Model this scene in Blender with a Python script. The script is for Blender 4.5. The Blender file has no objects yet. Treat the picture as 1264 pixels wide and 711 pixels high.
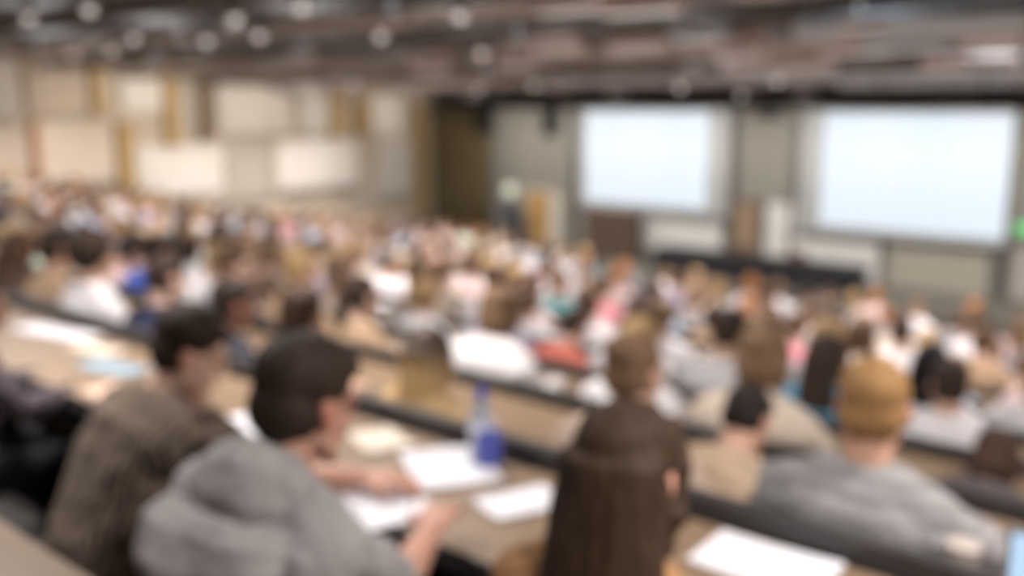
import bpy, bmesh, math, random
import numpy as np
from mathutils import Vector, Matrix, Euler, noise

random.seed(7)
SC = bpy.context.scene
COL = SC.collection
R = math.radians
PI = math.pi

# ------------------------------------------------------------------ camera
EYE = Vector((0.0, 0.0, 4.5))
YAW, PITCH, FPX = R(40.7), R(10.6), 1200.0
cam_d = bpy.data.cameras.new('camera')
cam = bpy.data.objects.new('camera', cam_d)
COL.objects.link(cam)
cam.location = EYE
cam.rotation_euler = (PI / 2 - PITCH, 0, YAW)
cam_d.sensor_width = 36
cam_d.lens = 36 * FPX / 1264
cam_d.clip_start = 0.02
cam_d.dof.use_dof = True            # the lens is focused just in front of it: the whole hall is soft
cam_d.dof.focus_distance = 0.5
cam_d.dof.aperture_fstop = 2.9
SC.camera = cam
CAM_M = Euler((PI / 2 - PITCH, 0, YAW)).to_matrix()


def ray(px, py):
    return (CAM_M @ Vector(((px - 632) / FPX, -(py - 355.5) / FPX, -1.0))).normalized()


def on_y(px, py, y):                # where the sight line through a pixel meets the vertical plane y
    d = ray(px, py)
    return EYE + d * ((y - EYE.y) / d.y)


def on_x(px, py, x):
    d = ray(px, py)
    return EYE + d * ((x - EYE.x) / d.x)


def on_z(px, py, z):
    d = ray(px, py)
    return EYE + d * ((z - EYE.z) / d.z)


def project(p):
    q = CAM_M.transposed() @ (Vector(p) - EYE)
    return 632 + FPX * q.x / -q.z, 355.5 - FPX * q.y / -q.z, -q.z


# ------------------------------------------------------------------ materials
MATS = {}


def mat(name, color=(.5, .5, .5), rough=.6, metal=0.0, emit=None, estr=1.0, objcol=False, var=0.0, scale=20.0,
        bump=0.0, stretch=None, trans=0.0, attr=None, spec=.5, sheen=0.0):
    if name in MATS:
        return MATS[name]
    m = bpy.data.materials.new(name)
    m.use_nodes = True
    nt = m.node_tree
    N, L = nt.nodes, nt.links
    b = N['Principled BSDF']
    b.inputs['Roughness'].default_value = rough
    b.inputs['Metallic'].default_value = metal
    b.inputs['Specular IOR Level'].default_value = spec
    b.inputs['Transmission Weight'].default_value = trans
    if sheen:
        b.inputs['Sheen Weight'].default_value = sheen
    src = None
    if objcol:
        oi = N.new('ShaderNodeObjectInfo')
        src = oi.outputs['Color']
    else:
        rgb = N.new('ShaderNodeRGB')
        rgb.outputs[0].default_value = (*color, 1)
        src = rgb.outputs[0]
    if var or bump:
        tc = N.new('ShaderNodeTexCoord')
        mp = N.new('ShaderNodeMapping')
        if stretch:
            mp.inputs['Scale'].default_value = stretch
        L.new(tc.outputs['Object'], mp.inputs['Vector'])
        nz = N.new('ShaderNodeTexNoise')
        nz.inputs['Scale'].default_value = scale
        nz.inputs['Detail'].default_value = 4
        L.new(mp.outputs[0], nz.inputs['Vector'])
        if var:
            mr = N.new('ShaderNodeMapRange')
            mr.inputs[1].default_value = .3
            mr.inputs[2].default_value = .7
            mr.inputs[3].default_value = 1 - var
            mr.inputs[4].default_value = 1 + var
            L.new(nz.outputs[0], mr.inputs[0])
            mx = N.new('ShaderNodeMix')
            mx.data_type = 'RGBA'
            mx.blend_type = 'MULTIPLY'
            mx.inputs[0].default_value = 1
            L.new(src, mx.inputs[6])
            L.new(mr.outputs[0], mx.inputs[7])
            src = mx.outputs[2]
        if bump:
            bp = N.new('ShaderNodeBump')
            bp.inputs['Strength'].default_value = bump
            bp.inputs['Distance'].default_value = .01
            L.new(nz.outputs[0], bp.inputs['Height'])
            L.new(bp.outputs[0], b.inputs['Normal'])
    if attr:
        at = N.new('ShaderNodeAttribute')
        at.attribute_name = attr
        mx = N.new('ShaderNodeMix')
        mx.data_type = 'RGBA'
        mx.blend_type = 'MULTIPLY'
        mx.inputs[0].default_value = 1
        L.new(src, mx.inputs[6])
        L.new(at.outputs['Color'], mx.inputs[7])
        src = mx.outputs[2]
    L.new(src, b.inputs['Base Color'])
    if emit:
        b.inputs['Emission Color'].default_value = (*emit, 1)
        b.inputs['Emission Strength'].default_value = estr
    MATS[name] = m
    return m


M_SKIN = mat('skin', objcol=True, rough=.5, attr='feature', var=.06, scale=25, spec=.35)
M_HAIR = mat('hair', objcol=True, rough=.62, var=.35, scale=30, stretch=(4, 4, .6), bump=.4, spec=.2)
M_CLOTH = mat('woven_cloth', objcol=True, rough=.85, var=.09, scale=14, bump=.15, spec=.2)
M_JEANS = mat('denim', objcol=True, rough=.9, var=.15, scale=60, spec=.2)
M_DESK = mat('pale_wood', (.235, .160, .098), rough=.42, var=.16, scale=3, stretch=(1, 9, 9))
M_RAIL = mat('charcoal_laminate', (.040, .038, .038), rough=.5, var=.2, scale=12)
M_SEAT = mat('bench_wood', (.12, .085, .06), rough=.6, var=.2, scale=4, stretch=(1, 8, 8))
M_STEEL = mat('grey_steel', (.22, .22, .23), rough=.4, metal=.7)
M_BLACK = mat('matt_black', (.018, .018, .02), rough=.6, var=.2, scale=8)
M_FLOOR = mat('floor_carpet', (.07, .064, .062), rough=.95, var=.2, scale=60, bump=.2)
M_WALLF = mat('greenish_grey_plaster', (.29, .272, .238), rough=.9, var=.04, scale=2)
M_WALLL = mat('warm_plaster', (.52, .45, .36), rough=.9, var=.06, scale=1.5)
M_WALLB = mat('back_plaster', (.42, .37, .31), rough=.9, var=.05, scale=2)
M_CEIL = mat('dark_ceiling', (.035, .030, .027), rough=.9, var=.15, scale=2)
M_PAPER = mat('paper', (.74, .73, .755), rough=.8)
M_WHITE = mat('white_board', (.80, .785, .75), rough=.5)


# ------------------------------------------------------------------ object helpers
def link(name, me, m, parent=None, color=None):
    o = bpy.data.objects.new(name, me)
    COL.objects.link(o)
    if m is not None and not me.materials:
        me.materials.append(m)
    if parent is not None:
        o.parent = parent
    if color is not None:
        o.color = (*color, 1)
    return o


def from_bm(name, bm, m, parent=None, smooth=False, color=None):
    me = bpy.data.meshes.new(name)
    bmesh.ops.recalc_face_normals(bm, faces=bm.faces[:])
    bm.to_mesh(me)
    bm.free()
    if smooth:
        me.shade_smooth()
    return link(name, me, m, parent, color)


def empty(name, loc=(0, 0, 0), rz=0.0):
    o = bpy.data.objects.new(name, None)
    COL.objects.link(o)
    o.location = loc
    o.rotation_euler = (0, 0, rz)
    o.empty_display_size = .1
    return o


def tag(o, label, cat, group=None):
    o['label'] = label
    o['category'] = cat
    if group:
        o['group'] = group
    return o


def struct(o):
    o['kind'] = 'structure'
    return o


def box(bm, x0, x1, y0, y1, z0, z1, bev=0.0):
    g = bmesh.ops.create_cube(bm, size=1)
    vs = g['verts']
    bmesh.ops.scale(bm, vec=(abs(x1 - x0), abs(y1 - y0), abs(z1 - z0)), verts=vs)
    bmesh.ops.translate(bm, vec=((x0 + x1) / 2, (y0 + y1) / 2, (z0 + z1) / 2), verts=vs)
    if bev:
        es = list({e for v in vs for e in v.link_edges})
        bmesh.ops.bevel(bm, geom=es, offset=bev, segments=2, affect='EDGES', profile=.6)


def loft(bm, rings):
    """rings: lists of equal-length vertex positions; closed tube with caps"""
    vr = [[bm.verts.new(p) for p in r] for r in rings]
    n = len(vr[0])
    for a, b in zip(vr, vr[1:]):
        for i in range(n):
            j = (i + 1) % n
            bm.faces.new((a[i], a[j], b[j], b[i]))
    bm.faces.new(vr[0][::-1])
    bm.faces.new(vr[-1])


def ring(c, ax, ay, rx, ry, n=16, e=2.0):
    out = []
    for i in range(n):
        t = 2 * PI * i / n
        ct, st = math.cos(t), math.sin(t)
        kx = math.copysign(abs(ct) ** (2 / e), ct)
        ky = math.copysign(abs(st) ** (2 / e), st)
        out.append(c + ax * (rx * kx) + ay * (ry * ky))
    return out


def tube(bm, pts, rad, n=10, flat=1.0, hint=Vector((0, 0, 1))):
    pts = [Vector(p) for p in pts]
    rings = []
    for i, p in enumerate(pts):
        a = pts[max(i - 1, 0)]
        b = pts[min(i + 1, len(pts) - 1)]
        t = (b - a).normalized()
        h = hint if abs(t.dot(hint)) < .95 else Vector((0, 1, 0))
        x = t.cross(h).normalized()
        y = x.cross(t).normalized()
        r = rad[i] if isinstance(rad, (list, tuple)) else rad
        rings.append(ring(p, x, y, r, r * flat, n))
    # rounded ends
    t0 = (pts[0] - pts[1]).normalized()
    t1 = (pts[-1] - pts[-2]).normalized()
    r0 = rad[0] if isinstance(rad, (list, tuple)) else rad
    r1 = rad[-1] if isinstance(rad, (list, tuple)) else rad
    first = [pts[0] + (v - pts[0]) * .6 + t0 * r0 * .7 * flat for v in rings[0]]
    last = [pts[-1] + (v - pts[-1]) * .6 + t1 * r1 * .7 * flat for v in rings[-1]]
    loft(bm, [first] + rings + [last])


def ball(bm, c, r, M=None, seg=16):
    g = bmesh.ops.create_uvsphere(bm, u_segments=seg, v_segments=max(8, seg * 2 // 3), radius=1)
    S = Matrix.Diagonal((r[0], r[1], r[2], 1))
    T = Matrix.Translation(c)
    bmesh.ops.transform(bm, matrix=(M or Matrix()) @ T @ S, verts=g['verts'])


def fuse(name, bm, voxel, smooth=4, lump=0.0, lscale=12.0, lz=1.0):
    """one continuous skin over overlapping closed shapes"""
    me = bpy.data.meshes.new(name)
    bmesh.ops.recalc_face_normals(bm, faces=bm.faces[:])
    bm.to_mesh(me)
    bm.free()
    ob = bpy.data.objects.new(name, me)
    COL.objects.link(ob)
    md = ob.modifiers.new('r', 'REMESH')
    md.mode = 'VOXEL'
    md.voxel_size = voxel
    if smooth:
        s = ob.modifiers.new('s', 'SMOOTH')
        s.factor = .5
        s.iterations = smooth
    dg = bpy.context.evaluated_depsgraph_get()
    out = bpy.data.meshes.new_from_object(ob.evaluated_get(dg))
    bpy.data.objects.remove(ob)
    bpy.data.meshes.remove(me)
    out.name = name
    if lump:
        nrm = [v.normal.copy() for v in out.vertices]
        for v, nn in zip(out.vertices, nrm):
            q = Vector((v.co.x * lscale, v.co.y * lscale, v.co.z * lscale * lz))
            v.co += nn * (lump * noise.fractal(q, 1.0, 2.0, 3))
    out.materials.clear()
    out.shade_smooth()
    return out


# ------------------------------------------------------------------ people
def frame_at(lean, yaw):
    """torso axes for a forward lean and a turn"""
    up = Vector((0, math.sin(lean), math.cos(lean)))
    rot = Matrix.Rotation(yaw, 3, 'Z')
    x = rot @ Vector((1, 0, 0))
    up = rot @ up
    y = up.cross(x).normalized()
    return x, y, up


class Pose:
    def __init__(self, lean=R(8), yaw=0.0, hyaw=0.0, hpitch=R(8), hroll=0.0, re=(.27, .17, .80), rw=(.16, .44, .785), le=(-.27, .17, .80),
                 lw=(-.16, .44, .785), w=1.0, rgrip=.5, lgrip=.5, rdir=None, ldir=None, voxel=.009):
        self.__dict__.update(locals())
        L1, L2, L3 = lean * .55, lean * 1.0, lean * 1.25
        p = Vector((0, 0, .52))
        self.spine = []
        x, y, u = frame_at(lean * .2, 0)
        self.spine.append((Vector((0, -.0, .455)), x, y))
        x, y, u = frame_at(L1, yaw * .3)
        self.spine.append((p.copy(), x, y))
        p = p + u * .14
        self.spine.append((p.copy(), x, y))
        x, y, u = frame_at(L2, yaw * .7)
        p = p + u * .17
        self.spine.append((p.copy(), x, y))
        x, y, u = frame_at(L2, yaw)
        p = p + u * .13
        self.spine.append((p.copy(), x, y))
        x, y, u = frame_at(L3, yaw)
        self.chest = (p.copy(), x, y, u)
        p = p + u * .058
        self.spine.append((p.copy(), x, y))
        p = p + u * .030
        self.spine.append((p.copy(), x, y))
        self.neck = p.copy()
        # head
        Hm = Matrix.Rotation(yaw + hyaw, 4, 'Z') @ Matrix.Rotation(-hpitch, 4, 'X') @ Matrix.Rotation(hroll, 4, 'Y')
        hup = (Hm.to_3x3() @ Vector((0, 0, 1)))
        nd = (u * .65 + hup * .35).normalized()
        hc = p + nd * .048 + hup * .10 + (Hm.to_3x3() @ Vector((0, .03, 0)))
        self.H = Matrix.Translation(hc) @ Hm
        self.hc = hc
        c, cx, cy, cu = self.chest
        sw = .182 * w
        self.sr = c + cx * sw - cu * .0
        self.sl = c - cx * sw - cu * .0
        self.RE, self.RW, self.LE, self.LW = Vector(re), Vector(rw), Vector(le), Vector(lw)

    TORSO = [(.175, .125), (.165, .12), (.148, .105), (.165, .115), (.165, .108), (.10, .07), (.066, .06)]

    def torso(self, bm, grow=0.0, mul=1.0, n=20, upto=7, low=0):
        rings = []
        for (c, x, y), (rx, ry) in list(zip(self.spine, self.TORSO))[low:upto]:
            rings.append(ring(c, x, y, rx * self.w * mul + grow, ry * (.6 + .4 * self.w) * mul + grow, n, 2.4))
        loft(bm, rings)
        # shoulder yoke
        c, cx, cy, cu = self.chest
        k = .062 + grow
        tube(bm, [self.sl - cx * .0, c - cx * .08 + cu * .035, c + cx * .08 + cu * .035, self.sr], [k * .92, k * 1.12, k * 1.12, k * .92], 12, hint=cu)
        tube(bm, [self.sl - cu * .02, c - cx * .08 - cy * .02 - cu * .05, c + cx * .08 - cy * .02 - cu * .05, self.sr - cu * .02], k * 1.0, 12, hint=cu)

    def arm(self, bm, side, grow=0.0, frm=0.0, to=2.0, hand=True):
        S, E, W = (self.sr, self.RE, self.RW) if side > 0 else (self.sl, self.LE, self.LW)
        key = [(0.0, S, .056), (.5, S.lerp(E, .5), .049), (1.0, E, .040), (1.35, E.lerp(W, .35), .041), (2.0, W, .027)]

        def at(t):
            for (a, p, r), (b, q, s) in zip(key, key[1:]):
                if t <= b:
                    f = (t - a) / (b - a)
                    return p.lerp(q, f), r + (s - r) * f
            return key[-1][1], key[-1][2]
        ts = [t for t in (0, .25, .5, .75, .93, 1.0, 1.07, 1.35, 1.7, 2.0) if frm <= t < to] + [to]
        pts, rad = [], []
        for t in ts:
            p, r = at(t)
            pts.append(p)
            rad.append(r + grow)
        tube(bm, pts, rad, 12)

    def hand(self, bm, side):
        E, W = (self.RE, self.RW) if side > 0 else (self.LE, self.LW)
        d = self.rdir if side > 0 else self.ldir
        grip = self.rgrip if side > 0 else self.lgrip
        f = Vector(d).normalized() if d else (W - E).normalized()
        if not d:
            f = (f + Vector((-side * .25, 0, -.02))).normalized()
        dn = Vector((0, 0, -1))
        if abs(f.z) > .7:
            dn = Vector((-side * .6, .7, 0))
        lat = f.cross(dn).normalized()
        dn = lat.cross(f).normalized()
        thumb = lat if lat.dot(Vector((-side, .15, .15))) > 0 else -lat
        # palm
        rings = []
        for s, rx, ry in ((-.01, .026, .022), (.02, .034, .017), (.05, .041, .016), (.085, .042, .013), (.093, .036, .009)):
            rings.append(ring(W + f * s, lat, dn, rx, ry, 14, 2.6))
        loft(bm, rings)
        for q, (off, ln) in enumerate(((.033, .066), (.0115, .076), (-.0105, .071), (-.032, .055))):
            b0 = W + f * .08 + thumb * off
            dd = (f + thumb * off * 4.2).normalized()
            a1, a2, a3 = grip * .55, grip * 1.5, grip * 2.2

            def step(p, a, l):
                return p + (dd * math.cos(a) + dn * math.sin(a)) * l
            p1 = step(b0, a1 * .5, .02)
            p2 = step(p1, a1, ln * .45)
            p3 = step(p2, a2, ln * .32)
            p4 = step(p3, a3, ln * .25)
            tube(bm, [b0, p1, p2, p3, p4], [.0098, .0096, .009, .0082, .007], 8, hint=lat)
        t0 = W + f * .022 + thumb * .022 + dn * .006
        t1 = t0 + (f * .55 + thumb * .8).normalized() * .035
        t2 = t1 + (f * .85 + thumb * .45 + dn * .15).normalized() * .032
        t3 = t2 + (f * .95 + thumb * .1 + dn * .25).normalized() * .025
        tube(bm, [t0, t1, t2, t3], [.015, .0125, .0105, .0085], 8, hint=dn)

    def legs(self, bm, grow=0.0, feet=True):
        for s in (-1, 1):
            hip = Vector((s * .092, 0, .50))
            knee = Vector((s * .115, .43, .505))
            ank = Vector((s * .11, .40, .09))
            tube(bm, [hip, hip.lerp(knee, .4), knee, knee.lerp(ank, .12) + Vector((0, .01, 0)), knee.lerp(ank, .4) + Vector((0, -.015, 0)), ank],
                 [.088 + grow, .078 + grow, .056 + grow, .053 + grow, .05 + grow, .034 + grow], 12)
            if feet:
                tube(bm, [ank + Vector((0, -.04, -.05)), ank + Vector((0, .06, -.052)), ank + Vector((0, .15, -.06))], [.034, .04, .03], 10, flat=.75)

    def body(self):
        bm = bmesh.new()
        self.torso(bm)
        for s in (-1, 1):
            self.arm(bm, s)
            self.hand(bm, s)
        self.legs(bm)
        H = self.H
        n0 = self.neck - self.chest[3] * .05
        n1 = H @ Vector((0, -.028, -.075))
        n2 = H @ Vector((0, -.02, -.01))
        tube(bm, [n0, n0.lerp(n1, .5), n1, n2], [.072, .060, .057, .059], 14)
        ball(bm, (0, -.012, .035), (.076, .095, .083), H, 20)
        ball(bm, (0, .026, -.030), (.059, .060, .080), H, 18)
        ball(bm, (0, .062, -.097), (.020, .020, .018), H)
        for s in (-1, 1):
            tube(bm, [H @ Vector((s * .058, .0, -.055)), H @ Vector((s * .045, .045, -.092)), H @ Vector((s * .01, .07, -.105))], [.016, .015, .014], 8)
            ball(bm, (s * .036, .060, -.026), (.022, .020, .020), H, 12)
            E = H @ Matrix.Translation((s * .079, -.008, -.008)) @ Matrix.Rotation(s * R(22), 4, 'Z')
            ball(bm, (0, 0, .006), (.010, .021, .028), E, 12)
            ball(bm, (0, .004, -.018), (.009, .012, .014), E, 10)
            ball(bm, (s * .032, .074, .003), (.013, .012, .010), H, 10)
            ball(bm, (s * .010, .092, -.037), (.008, .008, .007), H, 10)
        tube(bm, [H @ Vector((-.05, .07, .026)), H @ Vector((0, .083, .022)), H @ Vector((.05, .07, .026))], [.012, .013, .012], 8)
        tube(bm, [H @ Vector((0, .086, .012)), H @ Vector((0, .098, -.012)), H @ Vector((0, .106, -.033))], [.009, .010, .012], 8)
        ball(bm, (0, .083, -.060), (.021, .009, .006), H, 10)
        ball(bm, (0, .081, -.071), (.018, .009, .007), H, 10)
        me = fuse('person', bm, self.voxel, 3)
        Hi = H.inverted()
        at = me.color_attributes.new('feature', 'FLOAT_COLOR', 'POINT')
        data = np.ones((len(me.vertices), 4), dtype=np.float32)
        for v in me.vertices:
            if (v.co - self.hc).length > .16:
                continue
            q = Hi @ v.co
            if q.y < .05:
                if abs(q.x) > .078:
                    data[v.index, :3] = (1.0, .78, .74)
                continue
            ax = abs(q.x)
            if ((ax - .032) / .015) ** 2 + ((q.z - .002) / .009) ** 2 < 1:
                data[v.index, :3] = (.25, .2, .2)
            elif ((ax - .034) / .022) ** 2 + ((q.z - .03) / .006) ** 2 < 1:
                data[v.index, :3] = (.32, .26, .22)
            elif (q.x / .026) ** 2 + ((q.z + .064) / .013) ** 2 < 1:
                data[v.index, :3] = (.9, .58, .55)
        at.data.foreach_set('color', data.ravel())
        return me

    def shirt(self, sleeve=2.0, grow=.013, lump=.006, hood=False, voxel=.011, neckline=6):
        bm = bmesh.new()
        self.torso(bm, grow, upto=neckline)
        # collar
        c, cx, cy, cu = self.chest
        tube(bm, [c + cu * .02, c + cu * .075], [.098 + grow, .064 + grow], 16)
        for s in (-1, 1):
            self.arm(bm, s, grow, 0.0, sleeve)
        if hood:
            pass
        return fuse('shirt', bm, voxel, 3, lump, 9, 1.4)

    def hood(self, voxel=.007):
        bm = bmesh.new()
        c, cx, cy, cu = self.chest
        nk = self.neck + cu * .02 + cy * .02
        back = [(.062, .070), (.085, .045), (.125, .040), (.165, -.01), (.178, -.075), (.160, -.115), (.128, -.118), (.150, -.135), (.205, -.105), (.240, -.15), (.245, -.215), (.215, -.265), (.160, -.275), (.115, -.20), (.085, -.08)]
        fore = [(.072, .03), (.080, .024), (.092, .022), (.100, .008), (.102, -.006), (.098, -.014), (.092, -.016), (.100, -.020), (.112, -.010), (.124, -.018), (.128, -.034), (.122, -.048), (.110, -.052), (.098, -.042), (.086, -.02)]
        rings = []
        for i in range(25):
            a = R(-128 + 256 * i / 24)
            w = max(0.0, math.cos(a * .62)) ** 1.5
            wv = max(0.0, math.cos(a * .80)) ** 1.2
            rr = []
            for (r0, z0), (r1, z1) in zip(fore, back):
                r = r0 + (r1 - r0) * w
                z = z0 + (z1 - z0) * wv
                r *= 1 + .05 * math.sin(a * 7 + z * 20) * w
                z -= .05 * (1 - w)
                rr.append(nk + cx * (math.sin(a) * r * 1.10) - cy * (math.cos(a) * r * .92 + .005) + cu * z)
            rings.append(rr)
        loft(bm, rings)
        return fuse('hood', bm, voxel, 2, .006, 13)

    def pants(self, voxel=.014):
        bm = bmesh.new()
        rings = []
        for (c, x, y), (rx, ry) in list(zip(self.spine, self.TORSO))[:2]:
            rings.append(ring(c, x, y, rx * self.w + .02, ry + .018, 18, 2.4))
        loft(bm, rings)
        self.legs(bm, .013, feet=False)
        return fuse('trousers', bm, voxel, 2)


def hair_mesh(style, seed=0, voxel=.009):
    rnd = random.Random(seed)
    bm = bmesh.new()
    V = Vector
    cap = True
    if style == 'buzz':
        ball(bm, (0, -.016, .044), (.081, .098, .081), None, 20)
        ball(bm, (0, -.045, -.005), (.076, .066, .06), None, 16)
    elif style in ('short', 'ponytail', 'bun'):
        ball(bm, (0, -.026, .056), (.085, .097, .080), None, 20)
        ball(bm, (0, -.048, -.004), (.080, .070, .07), None, 16)
        if style == 'short':
            for i in range(16):
                a = rnd.uniform(0, 2 * PI)
                b = rnd.uniform(.1, 1.0)
                ball(bm, (math.cos(a) * .065 * b, -.015 + math.sin(a) * .08 * b, .075 + .05 * (1 - b * b)), (.028, .03, .016), None, 8)
    elif style == 'curly':
        for i in range(110):
            a = rnd.uniform(0, 2 * PI)
            z = rnd.uniform(-.95, 1)
            r = math.sqrt(max(0, 1 - z * z))
            p = V((math.cos(a) * r * .085, -.03 + math.sin(a) * r * .10, .04 + z * .085))
            if (p.y > .035 and p.z < .075) or (p.y > -.02 and p.z < .0):
                continue
            ball(bm, p, (.03, .03, .028), None, 8)
        ball(bm, (0, -.025, .05), (.085, .098, .082), None, 16)
        ball(bm, (0, -.05, -.01), (.082, .07, .075), None, 16)
    elif style in ('bob', 'long', 'verylong'):
        ball(bm, (0, -.022, .048), (.089, .102, .087), None, 20)
        ball(bm, (0, -.04, -.03), (.094, .082, .10), None, 18)
        for s in (-1, 1):
            tube(bm, [V((s * .05, .05, .09)), V((s * .085, .03, .02)), V((s * .090, .015, -.06)), V((s * .082, .0, -.11))], [.018, .022, .024, .02], 8)
        ln = {'bob': 0, 'long': .30, 'verylong': .50}[style]
        if ln:
            for i in range(26 if style == 'verylong' else 18):
                a = PI * (rnd.random() * .8 + .1) + PI
                x = math.cos(a) * .088
                y = -.035 + math.sin(a) * .075
                w = rnd.uniform(1.0, 1.4) if style == 'verylong' else rnd.uniform(.9, 1.15)
                l = ln * rnd.uniform(.8, 1.05)
                tube(bm, [V((x * .22, y * .25 - .012, .118)), V((x * .72, y * .72 - .012, .088)), V((x, y - .01, .03)), V((x * 1.05, y - .012, -.06)), V((x * w, y * .75 - .045, -.10 - l * .35)),
                          V((x * w * 1.03, y * .4 - .075, -.10 - l * .7)), V((x * w * .9, y * .3 - .08, -.10 - l))],
                     [.012, .014, .017, .022, .026, .022, .007], 8)
    if style == 'ponytail':
        tube(bm, [V((0, -.105, .06)), V((0, -.145, .055)), V((.004, -.165, .0)), V((.006, -.155, -.09)), V((.0, -.14, -.17))], [.020, .026, .034, .028, .010], 10)
    if style == 'bun':
        ball(bm, (0, -.105, .085), (.046, .042, .042), None, 14)
    return fuse('hair', bm, voxel, 3, .004, 30, .35)


# ------------------------------------------------------------------ the terraced hall
PITCHROW = 1.1
NROW = 15                     # row 0 is the row just before the camera, 15 the one by the stage


def n_row(k):
    return 1.2 + PITCHROW * k


def head_drop(n):
    n = max(n, -1)
    return .57 + .225 * (n - 1.2) - .0043 * (n - 1.2) ** 2


def base_floor(k):
    return 4.5 - head_drop(n_row(k)) - 1.2


FRONT_Z = base_floor(NROW)
XL, XR, YF, YB = -22.0, 2.6, 22.0, -4.0


def row_end(k):                     # the rows by the stage stop short of the lecturer's bench
    n = n_row(k)
    return 1.6 if n < 14.0 else -(8.0 + (n - 13.8) / .55)



def lift(x, n):
    return .068 * max(0.0, -x - 12.0) * min(1, max(0.25, 1 - (n - 8.0) / 9.0))


def floor_z(x, k):
    return base_floor(k) + lift(x, n_row(k))


def strip(bm, xs, zf, y0, y1, z0, z1):
    """a board running across the hall, following the lift of the side block"""
    rings = []
    for x in xs:
        b = zf(x)
        rings.append([Vector((x, y0, b + z0)), Vector((x, y1, b + z0)), Vector((x, y1, b + z1)), Vector((x, y0, b + z1))])
    loft(bm, rings)


# floor: one stepped mesh
bm = bmesh.new()
for k in range(-2, NROW + 1):
    n = n_row(k)
    y0, y1 = n - (.25 if k else .85), n + PITCHROW - (.25 if k != -1 else .85)
    if k == -2:
        y0 = YB
    if k == NROW:
        y1 = YF
    xs = [XL, -12.0, XR]
    strip(bm, xs, lambda x: floor_z(x, k), y0, y1, -.45, 0)
struct(from_bm('floor', bm, M_FLOOR))

bm = bmesh.new()
box(bm, XL - .3, XR + .3, YF, YF + .3, 0, 6.6)
struct(from_bm('wall_front', bm, M_WALLF))
bm = bmesh.new()
box(bm, XL - .3, XL, YB, YF, 0, 6.6)
struct(from_bm('wall_left', bm, M_WALLL))
bm = bmesh.new()
box(bm, XR, XR + .3, YB, YF, 0, 6.6)
struct(from_bm('wall_right', bm, M_WALLB))
bm = bmesh.new()
box(bm, XL - .3, XR + .3, YB - .3, YB, 0, 6.6)
struct(from_bm('wall_back', bm, M_WALLB))


def ceil_z(y):                      # underside of the hanging baffles
    return 5.9 - .065 * y


bm = bmesh.new()
rings = []
for y in (YB, YF):
    z = ceil_z(y) + .55
    rings.append([Vector((XL, y, z)), Vector((XR, y, z)), Vector((XR, y, z + .2)), Vector((XL, y, z + .2))])
loft(bm, rings)
struct(from_bm('ceiling', bm, M_CEIL))

ORD = ['', 'first', 'second', 'third', 'fourth', 'fifth', 'sixth', 'seventh', 'eighth', 'ninth', 'tenth', 'eleventh', 'twelfth', 'thirteenth',
       'fourteenth', 'fifteenth', 'sixteenth', 'seventeenth', 'eighteenth', 'nineteenth', 'twentieth']


def ordinal(i):
    if i <= 20:
        return ORD[i]
    if i < 30:
        return 'twenty-' + ORD[i - 20]
    if i == 30:
        return 'thirtieth'
    return 'thirty-' + ORD[i - 30]


def row_name(k):
    return ordinal(NROW - k + 1)


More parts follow.
